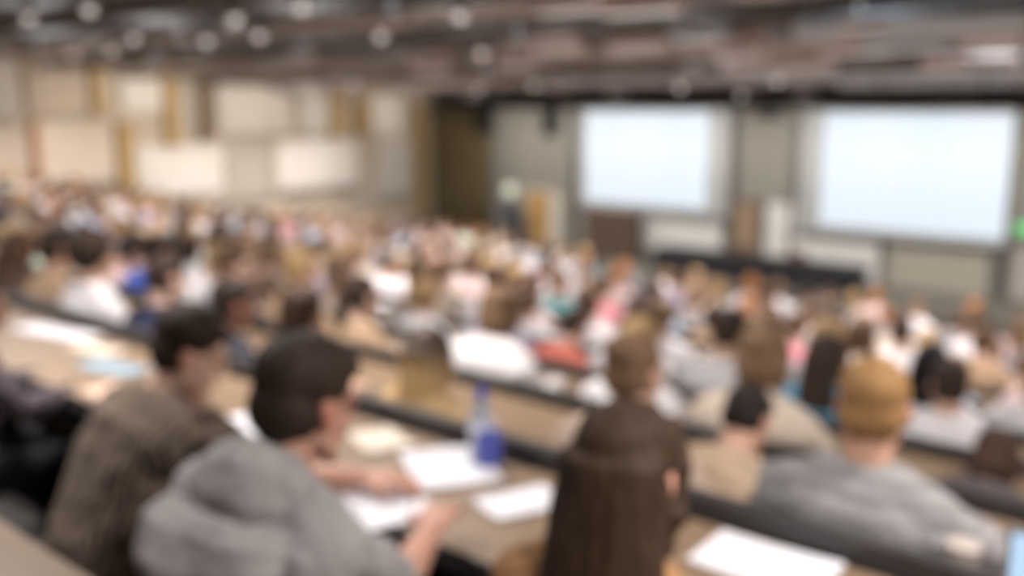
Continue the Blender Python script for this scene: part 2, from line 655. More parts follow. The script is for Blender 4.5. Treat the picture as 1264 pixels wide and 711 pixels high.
# desks and benches, one of each per row
for k in range(-1, NROW + 1):
    n = n_row(k)
    zf = lambda x, k=k: floor_z(x, k)
    xe = row_end(k)
    xs = ([XL + .5, -12.0, xe] if xe > -12 else [XL + .5, xe]) if k >= 0 else [-9.0, 1.6]
    desk = empty('lecture_desk', (0, n + .6, base_floor(k)))
    inv = Matrix.Translation((0, -(n + .6), -base_floor(k)))
    tag(desk, 'long pale wood desk in front of the %s seat row counted from the screens' % row_name(k) if k >= 0 else
        'long pale wood desk behind the person in the grey hoodie', 'desk', 'rows of lecture desks')
    far = .86 if k >= 0 else .585
    if k < NROW:
        bm = bmesh.new()
        strip(bm, xs, zf, n + (.33 if k >= 0 else .10), n + far, .705, .74)
        bmesh.ops.transform(bm, matrix=inv, verts=bm.verts)
        from_bm('desktop', bm, M_DESK, desk)
        bm = bmesh.new()
        strip(bm, xs, zf, n + (.322 if k >= 0 else .092), n + (.332 if k >= 0 else .102), .695, .745)
        bmesh.ops.transform(bm, matrix=inv, verts=bm.verts)
        from_bm('edge_strip', bm, M_RAIL, desk)
        x = xs[0] + .3
        while x < xe:
            bm = bmesh.new()
            b = zf(x)
            m_ = n if k >= 0 else n - .55
            box(bm, x - .02, x + .02, m_ + .62, m_ + .68, b, b + .705, .006)
            box(bm, x - .02, x + .02, m_ + .48, m_ + .79, b + .67, b + .705, .004)
            bmesh.ops.transform(bm, matrix=inv, verts=bm.verts)
            from_bm('leg', bm, M_STEEL, desk)
            x += 2.9
    else:
        for ch in list(desk.children):
            bpy.data.objects.remove(ch)
        bpy.data.objects.remove(desk)
    if k < 0:
        continue
    bench = empty('bench', (0, n, base_floor(k)))
    nb, n = n, (n if k else n - .60)
    tag(bench, 'dark bench with charcoal back, %s row counted from the screens' % row_name(k), 'bench', 'rows of lecture benches')
    inv = Matrix.Translation((0, -nb, -base_floor(k)))
    top = base_floor(k - 1) - base_floor(k) + .80 if k else .60
    bm = bmesh.new()
    strip(bm, xs, zf, n - .16, n + (.22 if k else .62), .325, .362)
    bmesh.ops.transform(bm, matrix=inv, verts=bm.verts)
    from_bm('seat', bm, M_SEAT, bench)
    bm = bmesh.new()
    strip(bm, xs, zf, n - .225, n - .185, .44, top)
    bmesh.ops.transform(bm, matrix=inv, verts=bm.verts)
    from_bm('backrest', bm, M_RAIL, bench)
    x = xs[0] + 1.0
    while x < xe:
        bm = bmesh.new()
        b = zf(x)
        box(bm, x - .025, x + .025, n - .03, n + .05, b, b + .325, .006)
        box(bm, x - .025, x + .025, n - .187, n - .166, b, b + .60, .004)
        box(bm, x - .025, x + .025, n - .18, n + .16, b + .28, b + .325, .004)
        bmesh.ops.transform(bm, matrix=inv, verts=bm.verts)
        from_bm('leg', bm, M_STEEL, bench)
        x += 2.9

# ------------------------------------------------------------------ people: the crowd
POSES = [
    Pose(),
    Pose(lean=R(22), hpitch=R(30), re=(.28, .25, .80), rw=(.12, .50, .785), le=(-.28, .25, .80), lw=(-.10, .47, .785)),
    Pose(lean=R(16), hpitch=R(6), hyaw=R(-10), re=(.22, .40, .79), rw=(.085, .265, 1.00), rdir=(-.2, -.1, 1), le=(-.26, .25, .80), lw=(-.05, .48, .785), rgrip=.9),
    Pose(lean=R(4), hyaw=R(45), hpitch=R(4), yaw=R(8), w=1.04),
    Pose(lean=R(6), hyaw=R(-48), hpitch=R(6), yaw=R(-10), w=.95),
    Pose(lean=R(20), hpitch=R(12), re=(.30, .36, .79), rw=(.02, .44, .79), le=(-.30, .36, .79), lw=(-.02, .38, .79), w=1.02),
    Pose(lean=R(2), hpitch=R(2), re=(.25, .12, .72), rw=(.10, .22, .60), le=(-.25, .12, .72), lw=(-.10, .22, .60), w=1.06),
    Pose(lean=R(28), hpitch=R(40), re=(.29, .30, .80), rw=(.10, .50, .785), le=(-.30, .32, .79), lw=(-.06, .43, .79), w=.94),
]
POSE_MESH = []
for p in POSES:
    POSE_MESH.append(dict(body=p.body(), long=p.shirt(1.93), short=p.shirt(.72), pants=p.pants()))
HAIRS = {s: hair_mesh(s, i) for i, s in enumerate(('buzz', 'short', 'ponytail', 'bun', 'curly', 'bob', 'long'))}

SKINS = [(.62, .40, .30), (.66, .44, .34), (.56, .35, .25), (.70, .48, .38), (.60, .38, .28), (.40, .24, .16), (.22, .13, .09)]
HAIRC = {'dark brown': (.042, .027, .019), 'brown': (.10, .058, .034), 'light brown': (.20, .125, .072), 'blond': (.38, .25, .12), 'black': (.012, .010, .010),
         'ginger': (.33, .14, .05), 'grey': (.30, .28, .27)}
SHIRTC = {'white': (.72, .69, .69), 'pale grey': (.50, .48, .48), 'pale pink': (.64, .47, .45), 'cream': (.60, .50, .40), 'light blue': (.40, .48, .58), 'navy': (.03, .035, .07),
          'black': (.02, .02, .022), 'charcoal': (.07, .07, .075), 'red': (.42, .06, .05), 'pink': (.60, .22, .26), 'teal': (.14, .32, .33), 'tan': (.40, .27, .17),
          'brown': (.14, .085, .06), 'lilac': (.40, .36, .46), 'bright blue': (.05, .09, .36), 'pale green': (.42, .52, .42), 'sky blue': (.10, .33, .50), 'coral': (.62, .17, .12), 'grey': (.25, .24, .24)}
JEANC = [(.03, .045, .09), (.05, .06, .09), (.02, .02, .025), (.12, .10, .08)]


def weighted(pairs):
    t = sum(w for _, w in pairs)
    r = random.random() * t
    for v, w in pairs:
        r -= w
        if r <= 0:
            return v
    return pairs[-1][0]


SHIRT_W = [('white', 32), ('pale grey', 14), ('pale pink', 14), ('cream', 13), ('light blue', 8), ('navy', 3), ('black', 2.5), ('charcoal', 3), ('red', 2.5), ('pink', 3), ('teal', 1.5), ('tan', 5),
           ('brown', 4), ('lilac', 5), ('bright blue', 1), ('pale green', 2.5), ('coral', 1.5), ('grey', 5)]
HAIR_W = [('dark brown', 17), ('brown', 28), ('light brown', 30), ('blond', 17), ('black', 3), ('ginger', 5), ('grey', 2)]
STYLE_W = [('buzz', 10), ('short', 30), ('ponytail', 14), ('bun', 8), ('curly', 8), ('bob', 12), ('long', 18)]
GROUP = 'students seated in the lecture hall rows'


def seat_person(name, x, n, z, rz, scale, body, shirt, pants, hair, H, skin, hairc, shirtc, jeanc, hscale=1.0, shirt_mat=None, hair_mat=None):
    o = link(name, body, M_SKIN, None, skin)
    o.location = (x, n, z)
    o.rotation_euler = (0, 0, rz)
    o.scale = (scale,) * 3
    s = link('shirt', shirt, shirt_mat or M_CLOTH, o, shirtc)
    t = link('trousers', pants, M_JEANS, o, jeanc)
    h = link('hair', hair, hair_mat or M_HAIR, o, hairc)
    h.matrix_local = H @ Matrix.Scale(hscale, 4)
    return o


RESERVED = []                  # (x, n, half width) spots of the individually posed people near the camera


def root_for(pose, px, py, n, rz, k, smin=.9, smax=1.1):
    """seat a pose so that its head comes to the sight line at plane n; returns x, n, z, scale"""
    t = on_y(px, py, n)
    fl = floor_z(t.x, k)
    s = min(smax, max(smin, (t.z - fl) / pose.hc.z))
    off = Matrix.Rotation(rz, 3, 'Z') @ (pose.hc * s)
    return t.x - off.x, t.y - off.y, fl, s


near = []


def near_person(label, px, py, n, k, pose, hair, hscale, skin, hairc, shirtc, rz=0.0, sleeve=1.93, hood=False, jeanc=(.03, .04, .07), shirt_mat=None, smin=.9, smax=1.1, lump=.007, voxel=.009, hair_mat=None):
    x, y, z, s = root_for(pose, px, py, n, rz, k, smin, smax)
    body, shirt, pants = pose.body(), pose.shirt(sleeve, .016, lump, hood, voxel), pose.pants()
    o = seat_person('person', x, y, z, rz, s, body, shirt, pants, hair, pose.H, skin, hairc, shirtc, jeanc, hscale, shirt_mat, hair_mat)
    if hood:
        link('hood', pose.hood(), shirt_mat or M_CLOTH, o, shirtc)
    tag(o, label, 'person', GROUP)
    RESERVED.append((x, k, .30))
    near.append(o)
    return o


def aimed(kw, px, py, n, k, scale, **targets):
    """move wrists and elbows of a pose to points above the desk seen through given pixels"""
    first = Pose(**kw)
    x, y, z, s = root_for(first, px, py, n, 0, k, scale, scale)
    for key, (tx, ty, up) in targets.items():
        zz = base_floor(k) + .74 + up
        w = on_z(tx, ty, zz)
        kw[key] = ((w.x - x) / s, (w.y - y) / s, (w.z - z) / s)
    print('AIMED', {q: tuple(round(v, 2) for v in kw[q]) for q in targets})
    return Pose(**kw)


def local(o, p):
    return o.matrix_world.inverted() @ Vector(p)


def knit_material():
    m = bpy.data.materials.new('patterned_knit')
    m.use_nodes = True
    N, L = m.node_tree.nodes, m.node_tree.links
    b = N['Principled BSDF']
    b.inputs['Roughness'].default_value = .95
    tc = N.new('ShaderNodeTexCoord')
    w = N.new('ShaderNodeTexWave')
    w.wave_type = 'BANDS'
    w.bands_direction = 'X'
    w.inputs['Scale'].default_value = 14
    w.inputs['Distortion'].default_value = 7
    w.inputs['Detail'].default_value = 2
    v = N.new('ShaderNodeTexNoise')
    v.inputs['Scale'].default_value = 8
    L.new(tc.outputs['Object'], w.inputs['Vector'])
    L.new(tc.outputs['Object'], v.inputs['Vector'])
    ad = N.new('ShaderNodeMath')
    ad.operation = 'MULTIPLY'
    L.new(w.outputs['Fac'], ad.inputs[0])
    L.new(v.outputs[0], ad.inputs[1])
    cr = N.new('ShaderNodeValToRGB')
    cr.color_ramp.elements[0].position = .16
    cr.color_ramp.elements[0].color = (.060, .043, .032, 1)
    cr.color_ramp.elements[1].position = .42
    cr.color_ramp.elements[1].color = (.23, .168, .122, 1)
    L.new(ad.outputs[0], cr.inputs[0])
    L.new(cr.outputs[0], b.inputs['Base Color'])
    bp = N.new('ShaderNodeBump')
    bp.inputs['Strength'].default_value = .5
    bp.inputs['Distance'].default_value = .01
    L.new(w.outputs['Fac'], bp.inputs['Height'])
    L.new(bp.outputs[0], b.inputs['Normal'])
    return m


def stripe_material():
    m = bpy.data.materials.new('striped_jersey')
    m.use_nodes = True
    N, L = m.node_tree.nodes, m.node_tree.links
    b = N['Principled BSDF']
    b.inputs['Roughness'].default_value = .9
    tc = N.new('ShaderNodeTexCoord')
    w = N.new('ShaderNodeTexWave')
    w.wave_type = 'BANDS'
    w.bands_direction = 'Z'
    w.inputs['Scale'].default_value = 9
    w.inputs['Distortion'].default_value = 1.2
    L.new(tc.outputs['Object'], w.inputs['Vector'])
    cr = N.new('ShaderNodeValToRGB')
    cr.color_ramp.elements[0].position = .3
    cr.color_ramp.elements[0].color = (.235, .225, .22, 1)
    cr.color_ramp.elements[1].position = .7
    cr.color_ramp.elements[1].color = (.315, .305, .30, 1)
    L.new(w.outputs['Fac'], cr.inputs[0])
    L.new(cr.outputs[0], b.inputs['Base Color'])
    return m


def two_tone_material():
    m = bpy.data.materials.new('blond_lengths_dark_roots')
    m.use_nodes = True
    N, L = m.node_tree.nodes, m.node_tree.links
    b = N['Principled BSDF']
    b.inputs['Roughness'].default_value = .5
    tc = N.new('ShaderNodeTexCoord')
    sp = N.new('ShaderNodeSeparateXYZ')
    L.new(tc.outputs['Object'], sp.inputs[0])
    mr = N.new('ShaderNodeMapRange')
    mr.inputs[1].default_value = .03
    mr.inputs[2].default_value = -.07
    L.new(sp.outputs['Z'], mr.inputs[0])
    cr = N.new('ShaderNodeValToRGB')
    cr.color_ramp.elements[0].color = (.07, .042, .022, 1)
    cr.color_ramp.elements[1].color = (.46, .29, .12, 1)
    L.new(mr.outputs[0], cr.inputs[0])
    L.new(cr.outputs[0], b.inputs['Base Color'])
    return m


# row just before the camera
P_HOOD = dict(lean=R(23), hpitch=R(14), hyaw=R(-4), w=1.12, re=(.34, .17, .775), rw=(.245, .41, .84), rdir=(-.45, .75, .12), rgrip=.7,
              le=(-.25, .30, .80), lw=(.03, .50, .79), ldir=(.75, .55, -.02), lgrip=.5, voxel=.007)
P_HOOD = aimed(P_HOOD, 380, 484, 1.16, 0, rw=(531, 655, .075), re=(492, 722, .03), lw=(448, 590, .045), le=(340, 590, .04), scale=1.03)
hoodie = near_person('dark haired person in a grey hooded sweatshirt bent over papers', 380, 484, 1.16, 0, P_HOOD, hair_mesh('short', 21, .007), 1.06, (.52, .28, .20), HAIRC['dark brown'], (.32, .30, .29),
                     sleeve=1.0, hood=True, lump=.012, smin=1.03, smax=1.03)
P_KNIT = Pose(lean=R(28), hpitch=R(22), hyaw=R(-32), w=1.12, re=(.24, .38, .79), rw=(.13, .285, .96), rdir=(-.35, -.1, 1), rgrip=1.0, le=(-.32, .22, .79), lw=(-.12, .42, .785), voxel=.008)
knit = near_person('dark haired person in a brown patterned knit jumper, hand on cheek', 238, 436, 1.42, 0, P_KNIT, hair_mesh('short', 22, .007), 1.06, (.62, .40, .30), (.035, .021, .014), (.15, .10, .07),
                   shirt_mat=knit_material(), rz=R(-6), lump=.010)
P_WOMAN = Pose(lean=R(12), hpitch=R(10), hyaw=R(8), w=.92, re=(.26, .22, .80), rw=(.12, .45, .785), le=(-.27, .25, .80), lw=(-.08, .47, .785), voxel=.008)
woman = near_person('person with very long straight brown hair in a caramel top', 776, 585, 1.30, 0, P_WOMAN, hair_mesh('verylong', 31, .006), .98, (.66, .43, .33), (.050, .028, .016), (.36, .19, .085), smin=.84)
P_EDGE = Pose(lean=R(10), hyaw=R(-25), hpitch=R(10), voxel=.009)
edge = near_person('person in a dark plum shirt beside the patterned knit jumper', -26, 388, 1.34, 0, P_EDGE, HAIRS['short'], 1.0, (.55, .30, .21), HAIRC['dark brown'], (.075, .058, .068), jeanc=(.012, .012, .014))

# next row
P_TEE = Pose(lean=R(8), hpitch=R(4), hyaw=R(14), w=1.12, re=(.34, .28, .79), rw=(.18, .50, .785), le=(-.34, .28, .79), lw=(-.10, .46, .785), voxel=.008)
tee = near_person('broad person with ginger blond hair in a heather grey striped tee', 1078, 505, 2.42, 1, P_TEE, hair_mesh('short', 24, .008), .98, (.62, .36, .25), (.33, .185, .075), (.29, .28, .275),
                  sleeve=.8, shirt_mat=stripe_material(), lump=.010)
P_SIDE = Pose(lean=R(14), hpitch=R(6), hyaw=R(-6), w=.9)
near_person('light brown haired person above the long straight brown hair', 785, 462, 2.48, 1, P_SIDE, HAIRS['bun'], 1.0, (.64, .42, .32), (.20, .12, .07), (.50, .38, .30))
P_LOOK = Pose(lean=R(18), hpitch=R(12), hyaw=R(35), w=.95)
near_person('person with dark roots and long blond hair beyond the papers', 528, 440, 2.52, 1, P_LOOK, hair_mesh('long', 44), 1.02, (.64, .42, .32), (.25, .14, .055), (.48, .32, .16), hair_mat=two_tone_material())
near_person('brown haired person whose head shows just above the hooded sweatshirt', 375, 392, 2.45, 1, Pose(lean=R(10), hyaw=R(10)), HAIRS['short'], 1.05, (.58, .36, .26), (.055, .033, .021), (.10, .085, .08))
near_person('person in a black shirt with dark hair over patterned knit shoulder', 290, 378, 2.40, 1, Pose(lean=R(12), hyaw=R(-20)), HAIRS['short'], 1.0, (.55, .30, .22), (.035, .022, .016), (.035, .035, .045))
# third row
near_person('dark cropped haired person bowed low beside the striped tee', 922, 518, 2.80, 1, Pose(lean=R(36), hpitch=R(30), w=.95, re=(.28, .36, .80), le=(-.28, .36, .80), rw=(.1, .56, .785), lw=(-.1, .54, .785)), HAIRS['buzz'], 1.0, (.60, .36, .26), (.022, .016, .013), (.45, .33, .23), smin=.84)
near_person('brown bob haired person behind the lit laptop lid', 1228, 566, 4.02, 2, Pose(lean=R(38), hpitch=R(30), w=.9, re=(.28, .36, .80), le=(-.28, .36, .80), rw=(.1, .54, .785), lw=(-.1, .52, .785)), HAIRS['bob'], 1.10, (.60, .38, .28), (.06, .034, .022), (.10, .08, .08), smin=.80)
near_person('person in a wide white shirt in front of blond hair', 618, 385, 3.60, 2, Pose(lean=R(16), hpitch=R(10), w=1.12), HAIRS['bob'], 1.0, (.64, .42, .32), HAIRC['light brown'], (.74, .70, .68))
near_person('person in a white shirt ahead of the ginger blond head', 1172, 478, 4.60, 3, Pose(lean=R(10), hyaw=R(20), w=1.05), HAIRS['short'], 1.0, (.60, .38, .28), HAIRC['dark brown'], (.66, .63, .63))

# the rest of the audience
SPOTS = []
for k in range(1, NROW + 1):
    n = n_row(k)
    u0, u1 = max(.229 * n - .5, -1.0, -row_end(k) + .35), min(21.0, 2.54 * n + .5)
    u = u0 + random.uniform(.05, .45)
    while u < u1:
        SPOTS.append((-u, k))
        u += random.uniform(.56, .64) if k < 8 else random.uniform(.66, .78)
SPOTS = [(x, k) for x, k in SPOTS if not any(kk == k and abs(x - xx) < hw + .26 for xx, kk, hw in RESERVED)]
MAXP = 300 - len(near)
random.shuffle(SPOTS)
SPOTS.sort(key=lambda s: (random.random() < .04))
print('SPOTS', len(SPOTS), 'kept', min(MAXP, len(SPOTS)))
SPOTS = SPOTS[:MAXP]
SPOTS.sort(key=lambda s: (s[1], s[0]))
crowd = []
for x, k in SPOTS:
    pi = weighted([(0, 5), (1, 3), (2, 2), (3, 2), (4, 2), (5, 3), (6, 4), (7, 2)])
    p = POSES[pi]
    sc = random.uniform(.95, 1.07)
    crowd.append(dict(x=x, k=k, n=n_row(k) + random.uniform(-.015, .05), pi=pi, sc=sc, rz=R(random.uniform(-9, 9)), style=weighted(STYLE_W), hair=weighted(HAIR_W), shirt=weighted(SHIRT_W),
                      sleeve='short' if random.random() < .45 else 'long', skin=weighted(list(zip(SKINS, (8, 8, 6, 6, 6, 1.5, .7)))), jean=random.choice(JEANC)))

# clothes and hair that stand out in the photograph, given to whoever sits there
WISH = [(215, 290, 'shirt', 'teal'), (5, 250, 'shirt', 'red'), (62, 265, 'hair', 'ginger'), (145, 340, 'shirt', 'bright blue'), (168, 325, 'shirt', 'red'), (325, 345, 'shirt', 'white'), (380, 312, 'shirt', 'white'),
        (190, 335, 'shirt', 'white'), (255, 350, 'shirt', 'light blue'), (345, 285, 'shirt', 'pink'), (485, 290, 'shirt', 'pale green'), (640, 300, 'shirt', 'pale green'), (612, 308, 'shirt', 'pink'),
        (700, 440, 'shirt', 'coral'), (950, 445, 'shirt', 'pink'), (1018, 500, 'shirt', 'sky blue'), (745, 412, 'shirt', 'white'), (868, 468, 'shirt', 'pale grey'), (1080, 450, 'shirt', 'white'),
        (1115, 470, 'shirt', 'light blue'), (440, 405, 'shirt', 'tan'), (50, 345, 'shirt', 'tan'), (120, 345, 'shirt', 'pale pink'), (300, 400, 'shirt', 'navy'), (850, 432, 'hair', 'dark brown'), (1035, 440, 'hair', 'dark brown'), (1135, 515, 'hair', 'black'), (540, 345, 'shirt', 'white'),
        (445, 360, 'shirt', 'white'), (20, 285, 'shirt', 'pale grey'), (70, 330, 'shirt', 'cream'), (470, 385, 'shirt', 'tan'), (930, 345, 'hair', 'ginger'), (890, 345, 'hair', 'blond'), (1190, 380, 'hair', 'ginger'),
        (1240, 385, 'hair', 'ginger'), (585, 335, 'shirt', 'pink'), (655, 355, 'shirt', 'light blue'), (1140, 405, 'shirt', 'white'), (1205, 410, 'shirt', 'white'), (970, 390, 'shirt', 'pale grey'),
        (1050, 380, 'hair', 'blond'), (800, 350, 'hair', 'blond'), (775, 350, 'hair', 'ginger'), (570, 270, 'hair', 'ginger'), (95, 240, 'shirt', 'grey'), (690, 390, 'hair', 'dark brown'), (280, 330, 'shirt', 'black'), (920, 490, 'shirt', 'cream'), (760, 440, 'shirt', 'white'), (985, 470, 'shirt', 'pale grey'), (850, 500, 'shirt', 'white'), (1010, 395, 'shirt', 'white')]
for px, py, what, col in WISH:
    best, bd = None, 1e9
    for c in crowd:
        if what in c.get('done', ()):
            continue
        z = floor_z(c['x'], c['k'])
        q = project((c['x'], c['n'], z + (1.0 if what == 'shirt' else 1.22)))
        d = (q[0] - px) ** 2 + 2.0 * (q[1] - py) ** 2
        if d < bd:
            best, bd = c, d
    if best is not None:
        best[what] = col
        best.setdefault('done', []).append(what)

rows = {}
for c in crowd:
    rows.setdefault(c['k'], []).append(c)
people = {}
for k, lst in rows.items():
    ext = [(o.location.x, None) for o, (x, kk, hw) in zip(near, RESERVED) if kk == k]
    order = sorted([(c['x'], c) for c in lst] + ext, key=lambda t: t[0])
    for i, (x, c) in enumerate(order, 1):
        if c is None:
            continue
        p, pm = POSES[c['pi']], POSE_MESH[c['pi']]
        z = floor_z(c['x'], k)
        o = seat_person('person', c['x'], c['n'], z, c['rz'], c['sc'], pm['body'], pm[c['sleeve']], pm['pants'], HAIRS[c['style']], p.H, c['skin'], HAIRC[c['hair']], SHIRTC[c['shirt']], c['jean'])
        hw = c['hair'] + ' haired'
        tag(o, '%s person in %s shirt, %s from panelled side, %s row from screens' % (hw, c['shirt'], ordinal(i), row_name(k)), 'person', GROUP)
        c['ordn'] = i

# ------------------------------------------------------------------ things on the desks
def desk_z(x, k):
    return floor_z(x, k) + .7405


def paper(name, label, x, y, k, w, h, rz, m, group, thick=.004, curl=.006):
    bm = bmesh.new()
    nx = 8
    top = []
    for i in range(nx + 1):
        t = i / nx - .5
        c = curl * (2 * t) ** 2
        top.append([Vector((t * w, -h / 2, c)), Vector((t * w, h / 2, c * .6)), Vector((t * w, h / 2, c * .6 + thick)), Vector((t * w, -h / 2, c + thick))])
    loft(bm, top)
    o = from_bm(name, bm, m)
    slope = (floor_z(x - .1, k) - floor_z(x + .1, k)) / .2
    o.location = (x, y, desk_z(x, k))
    o.rotation_euler = Euler((0, math.atan(slope), rz), 'ZYX') if False else (0, math.atan(slope), rz)
    tag(o, label, 'paper', group)
    return o


def desk_hit(px, py, k):
    z = base_floor(k) + .74
    for _ in range(6):
        p = on_z(px, py, z)
        z = floor_z(p.x, k) + .74
    return p


GP = 'papers on the desks'
M_PAPERB = mat('pale_blue_card', (.24, .33, .39), rough=.7)
M_PEACH = mat('peach_paper', (.66, .47, .36), rough=.8)
M_PAPERC = mat('cream_paper', (.66, .58, .48), rough=.8)
for label, px, py, w, h, rz, m in (
        ('large white open paper pad by the hooded person\'s hand', 556, 578, .30, .24, R(-32), M_PAPER),
        ('white sheet under the forearm of the grey hooded person', 470, 622, .30, .215, R(-14), M_PAPER),
        ('small white folded sheet next to long brown hair', 645, 622, .15, .22, R(-20), M_PAPER),
        ('white sheet on the desk just behind the striped tee', 945, 697, .30, .2, R(4), M_PAPER),
        ('long white sheet on the desk by the plum shirt', 70, 411, .50, .14, R(12), M_PAPER),
        ('peach sheet at the near desk edge by the patterned knit shoulder', 150, 486, .26, .16, R(10), M_PEACH),
        ('white sheet between the patterned knit jumper and hooded sweatshirt', 292, 530, .24, .19, R(-10), M_PAPER),
        ('light blue folder on the desk beside the patterned knit', 140, 455, .34, .13, R(10), M_PAPERB),
        ('thin grey notebook on desk beyond the hooded person\'s arm', 470, 545, .20, .15, R(-20), M_PAPERC),
        ('cream sheet on the desk between white sheet and blue folder', 120, 432, .30, .10, R(12), M_PAPERC)):
    p = desk_hit(px, py, 0)
    paper('paper_sheet', label, p.x, p.y, 0, w, h, rz, m, GP)
# sheets before people further down
random.seed(11)
for c in crowd:
    if random.random() < .30 and c['k'] < NROW - 1:
        x = c['x'] + random.uniform(-.1, .1)
        col = random.choice([M_PAPER, M_PAPER, M_PAPER, M_PAPERC])
        paper('paper_sheet', '%s sheet on desk before %s person from panelled side, %s row from screens' % ('white' if col is M_PAPER else 'cream', ordinal(c['ordn']), row_name(c['k'])),
              x, n_row(c['k']) + .68, c['k'], .21, .28, R(random.uniform(-20, 20)), col, GP)

# bottles
M_PET = mat('clear_plastic', (.62, .66, .74), rough=.15, trans=.45, spec=.5)
M_BLUE = mat('blue_plastic', (.075, .10, .42), rough=.35)


def lathe(bm, prof, n=24):
    rings = []
    for r, z in prof:
        rings.append([Vector((r * math.cos(2 * PI * i / n), r * math.sin(2 * PI * i / n), z)) for i in range(n)])
    loft(bm, rings)


p = desk_hit(621, 560, 0)
b = empty('water_bottle', (p.x, min(p.y, n_row(0) + .80), desk_z(p.x, 0)))
tag(b, 'clear plastic water bottle with blue screw cap on the desk', 'bottle')
bm = bmesh.new()
lathe(bm, [(.030, 0), (.034, .006), (.034, .05), (.031, .06), (.034, .07), (.034, .135), (.030, .155), (.018, .18), (.0135, .19), (.0135, .20)])
from_bm('bottle_body', bm, M_PET, b, True)
bm = bmesh.new()
lathe(bm, [(.036, .07), (.036, .13)])
from_bm('wrapper', bm, mat('pale_wrap', (.60, .63, .72), rough=.4), b, True)
bm = bmesh.new()
lathe(bm, [(.017, .196), (.018, .198), (.018, .222), (.016, .226)])
from_bm('cap', bm, M_BLUE, b, True)
p = desk_hit(655, 552, 0)
b = empty('drinking_bottle', (p.x, min(p.y, n_row(0) + .80), desk_z(p.x, 0)))
tag(b, 'short bright blue bottle beside the clear water bottle', 'bottle')
bm = bmesh.new()
lathe(bm, [(.034, 0), (.038, .006), (.038, .09), (.032, .105), (.02, .112)])
from_bm('bottle_body', bm, M_BLUE, b, True)
bm = bmesh.new()
lathe(bm, [(.021, .11), (.022, .112), (.022, .13), (.012, .134), (.010, .15), (.008, .152)])
from_bm('cap', bm, mat('pale_cap', (.5, .52, .62), rough=.4), b, True)

# laptop at the edge of the view
p = desk_hit(1262, 700, 0)
lap = empty('laptop', (p.x + .25, n_row(0) + .56, desk_z(p.x, 0)), R(14))
tag(lap, 'open laptop with a bright light blue screen on the desk', 'laptop')
bm = bmesh.new()
box(bm, -.16, .16, -.12, .10, 0, .014, .004)
from_bm('keyboard_base', bm, mat('laptop_grey', (.25, .25, .26), rough=.4, metal=.4), lap)
bm = bmesh.new()
box(bm, -.16, .16, -.004, .004, 0, .255, .003)
bmesh.ops.transform(bm, matrix=Matrix.Translation((0, .105, .014)) @ Matrix.Rotation(R(-16), 4, 'X'), verts=bm.verts)
lid = from_bm('lid', bm, MATS['laptop_grey'], lap)
bm = bmesh.new()
box(bm, -.150, .150, -.0065, -.0045, .012, .245)
bmesh.ops.transform(bm, matrix=Matrix.Translation((0, .105, .014)) @ Matrix.Rotation(R(-16), 4, 'X'), verts=bm.verts)
from_bm('display', bm, mat('laptop_display', (.1, .1, .1), emit=(.42, .64, .90), estr=.95), lid)
# pale cup
p = desk_hit(1192, 711, 0)
cup = empty('cup', (p.x - .005, p.y - .025, desk_z(p.x, 0)))
tag(cup, 'pale beige cup on the desk near the laptop', 'cup')
bm = bmesh.new()
lathe(bm, [(.026, 0), (.030, .004), (.038, .075), (.036, .08), (.030, .078)])
from_bm('cup_body', bm, mat('beige_card', (.42, .36, .31), rough=.6), cup, True)
bm = bmesh.new()
lathe(bm, [(.039, .074), (.039, .082), (.033, .088), (.02, .087)])
from_bm('cup_lid', bm, mat('beige_lid', (.46, .40, .35), rough=.5), cup, True)

# ------------------------------------------------------------------ front of the hall
STAGE = FRONT_Z + .32
bm = bmesh.new()
box(bm, -16.5, XR, 19.5, YF, FRONT_Z - .1, STAGE)
struct(from_bm('floor_stage', bm, mat('stage_boards', (.13, .115, .095), rough=.7, var=.15, scale=3)))
FRONT_OLD = FRONT_Z
FRONT_Z = STAGE


def fx(px, py, y=YF):
    return on_y(px, py, y)


def panel_px(name, x0, y0, x1, y1, yy, depth, m, bev=.01, parent=None, squash=None):
    """an upright board hung on (or near) the front wall, its corners at the sight lines through the given pixels"""
    a, b_ = fx(x0, (y0 + y1) / 2, yy), fx(x1, (y0 + y1) / 2, yy)
    xm = (x0 + x1) / 2
    zt, zb = fx(xm, y0, yy).z, fx(xm, y1, yy).z
    bm = bmesh.new()
    box(bm, a.x, b_.x, yy - depth, yy, zb, zt, bev)
    return from_bm(name, bm, m, parent)


def screen_material(kind):
    m = bpy.data.materials.new('projected_page_' + kind)
    m.use_nodes = True
    N, L = m.node_tree.nodes, m.node_tree.links
    b = N['Principled BSDF']
    b.inputs['Base Color'].default_value = (.30, .30, .30, 1)
    b.inputs['Roughness'].default_value = .8
    tc = N.new('ShaderNodeTexCoord')
    mp = N.new('ShaderNodeMapping')
    mp.inputs['Scale'].default_value = (3, 1, 9)
    L.new(tc.outputs['Object'], mp.inputs[0])
    nz = N.new('ShaderNodeTexNoise')
    nz.inputs['Scale'].default_value = 1.2
    L.new(mp.outputs[0], nz.inputs[0])
    cr = N.new('ShaderNodeValToRGB')
    cr.color_ramp.elements[0].position = .35
    cr.color_ramp.elements[0].color = (.515, .62, .725, 1)
    cr.color_ramp.elements[1].position = .55
    cr.color_ramp.elements[1].color = (.54, .645, .75, 1)
    L.new(nz.outputs[0], cr.inputs[0])
    L.new(cr.outputs[0], b.inputs['Emission Color'])
    b.inputs['Emission Strength'].default_value = .95
    return m


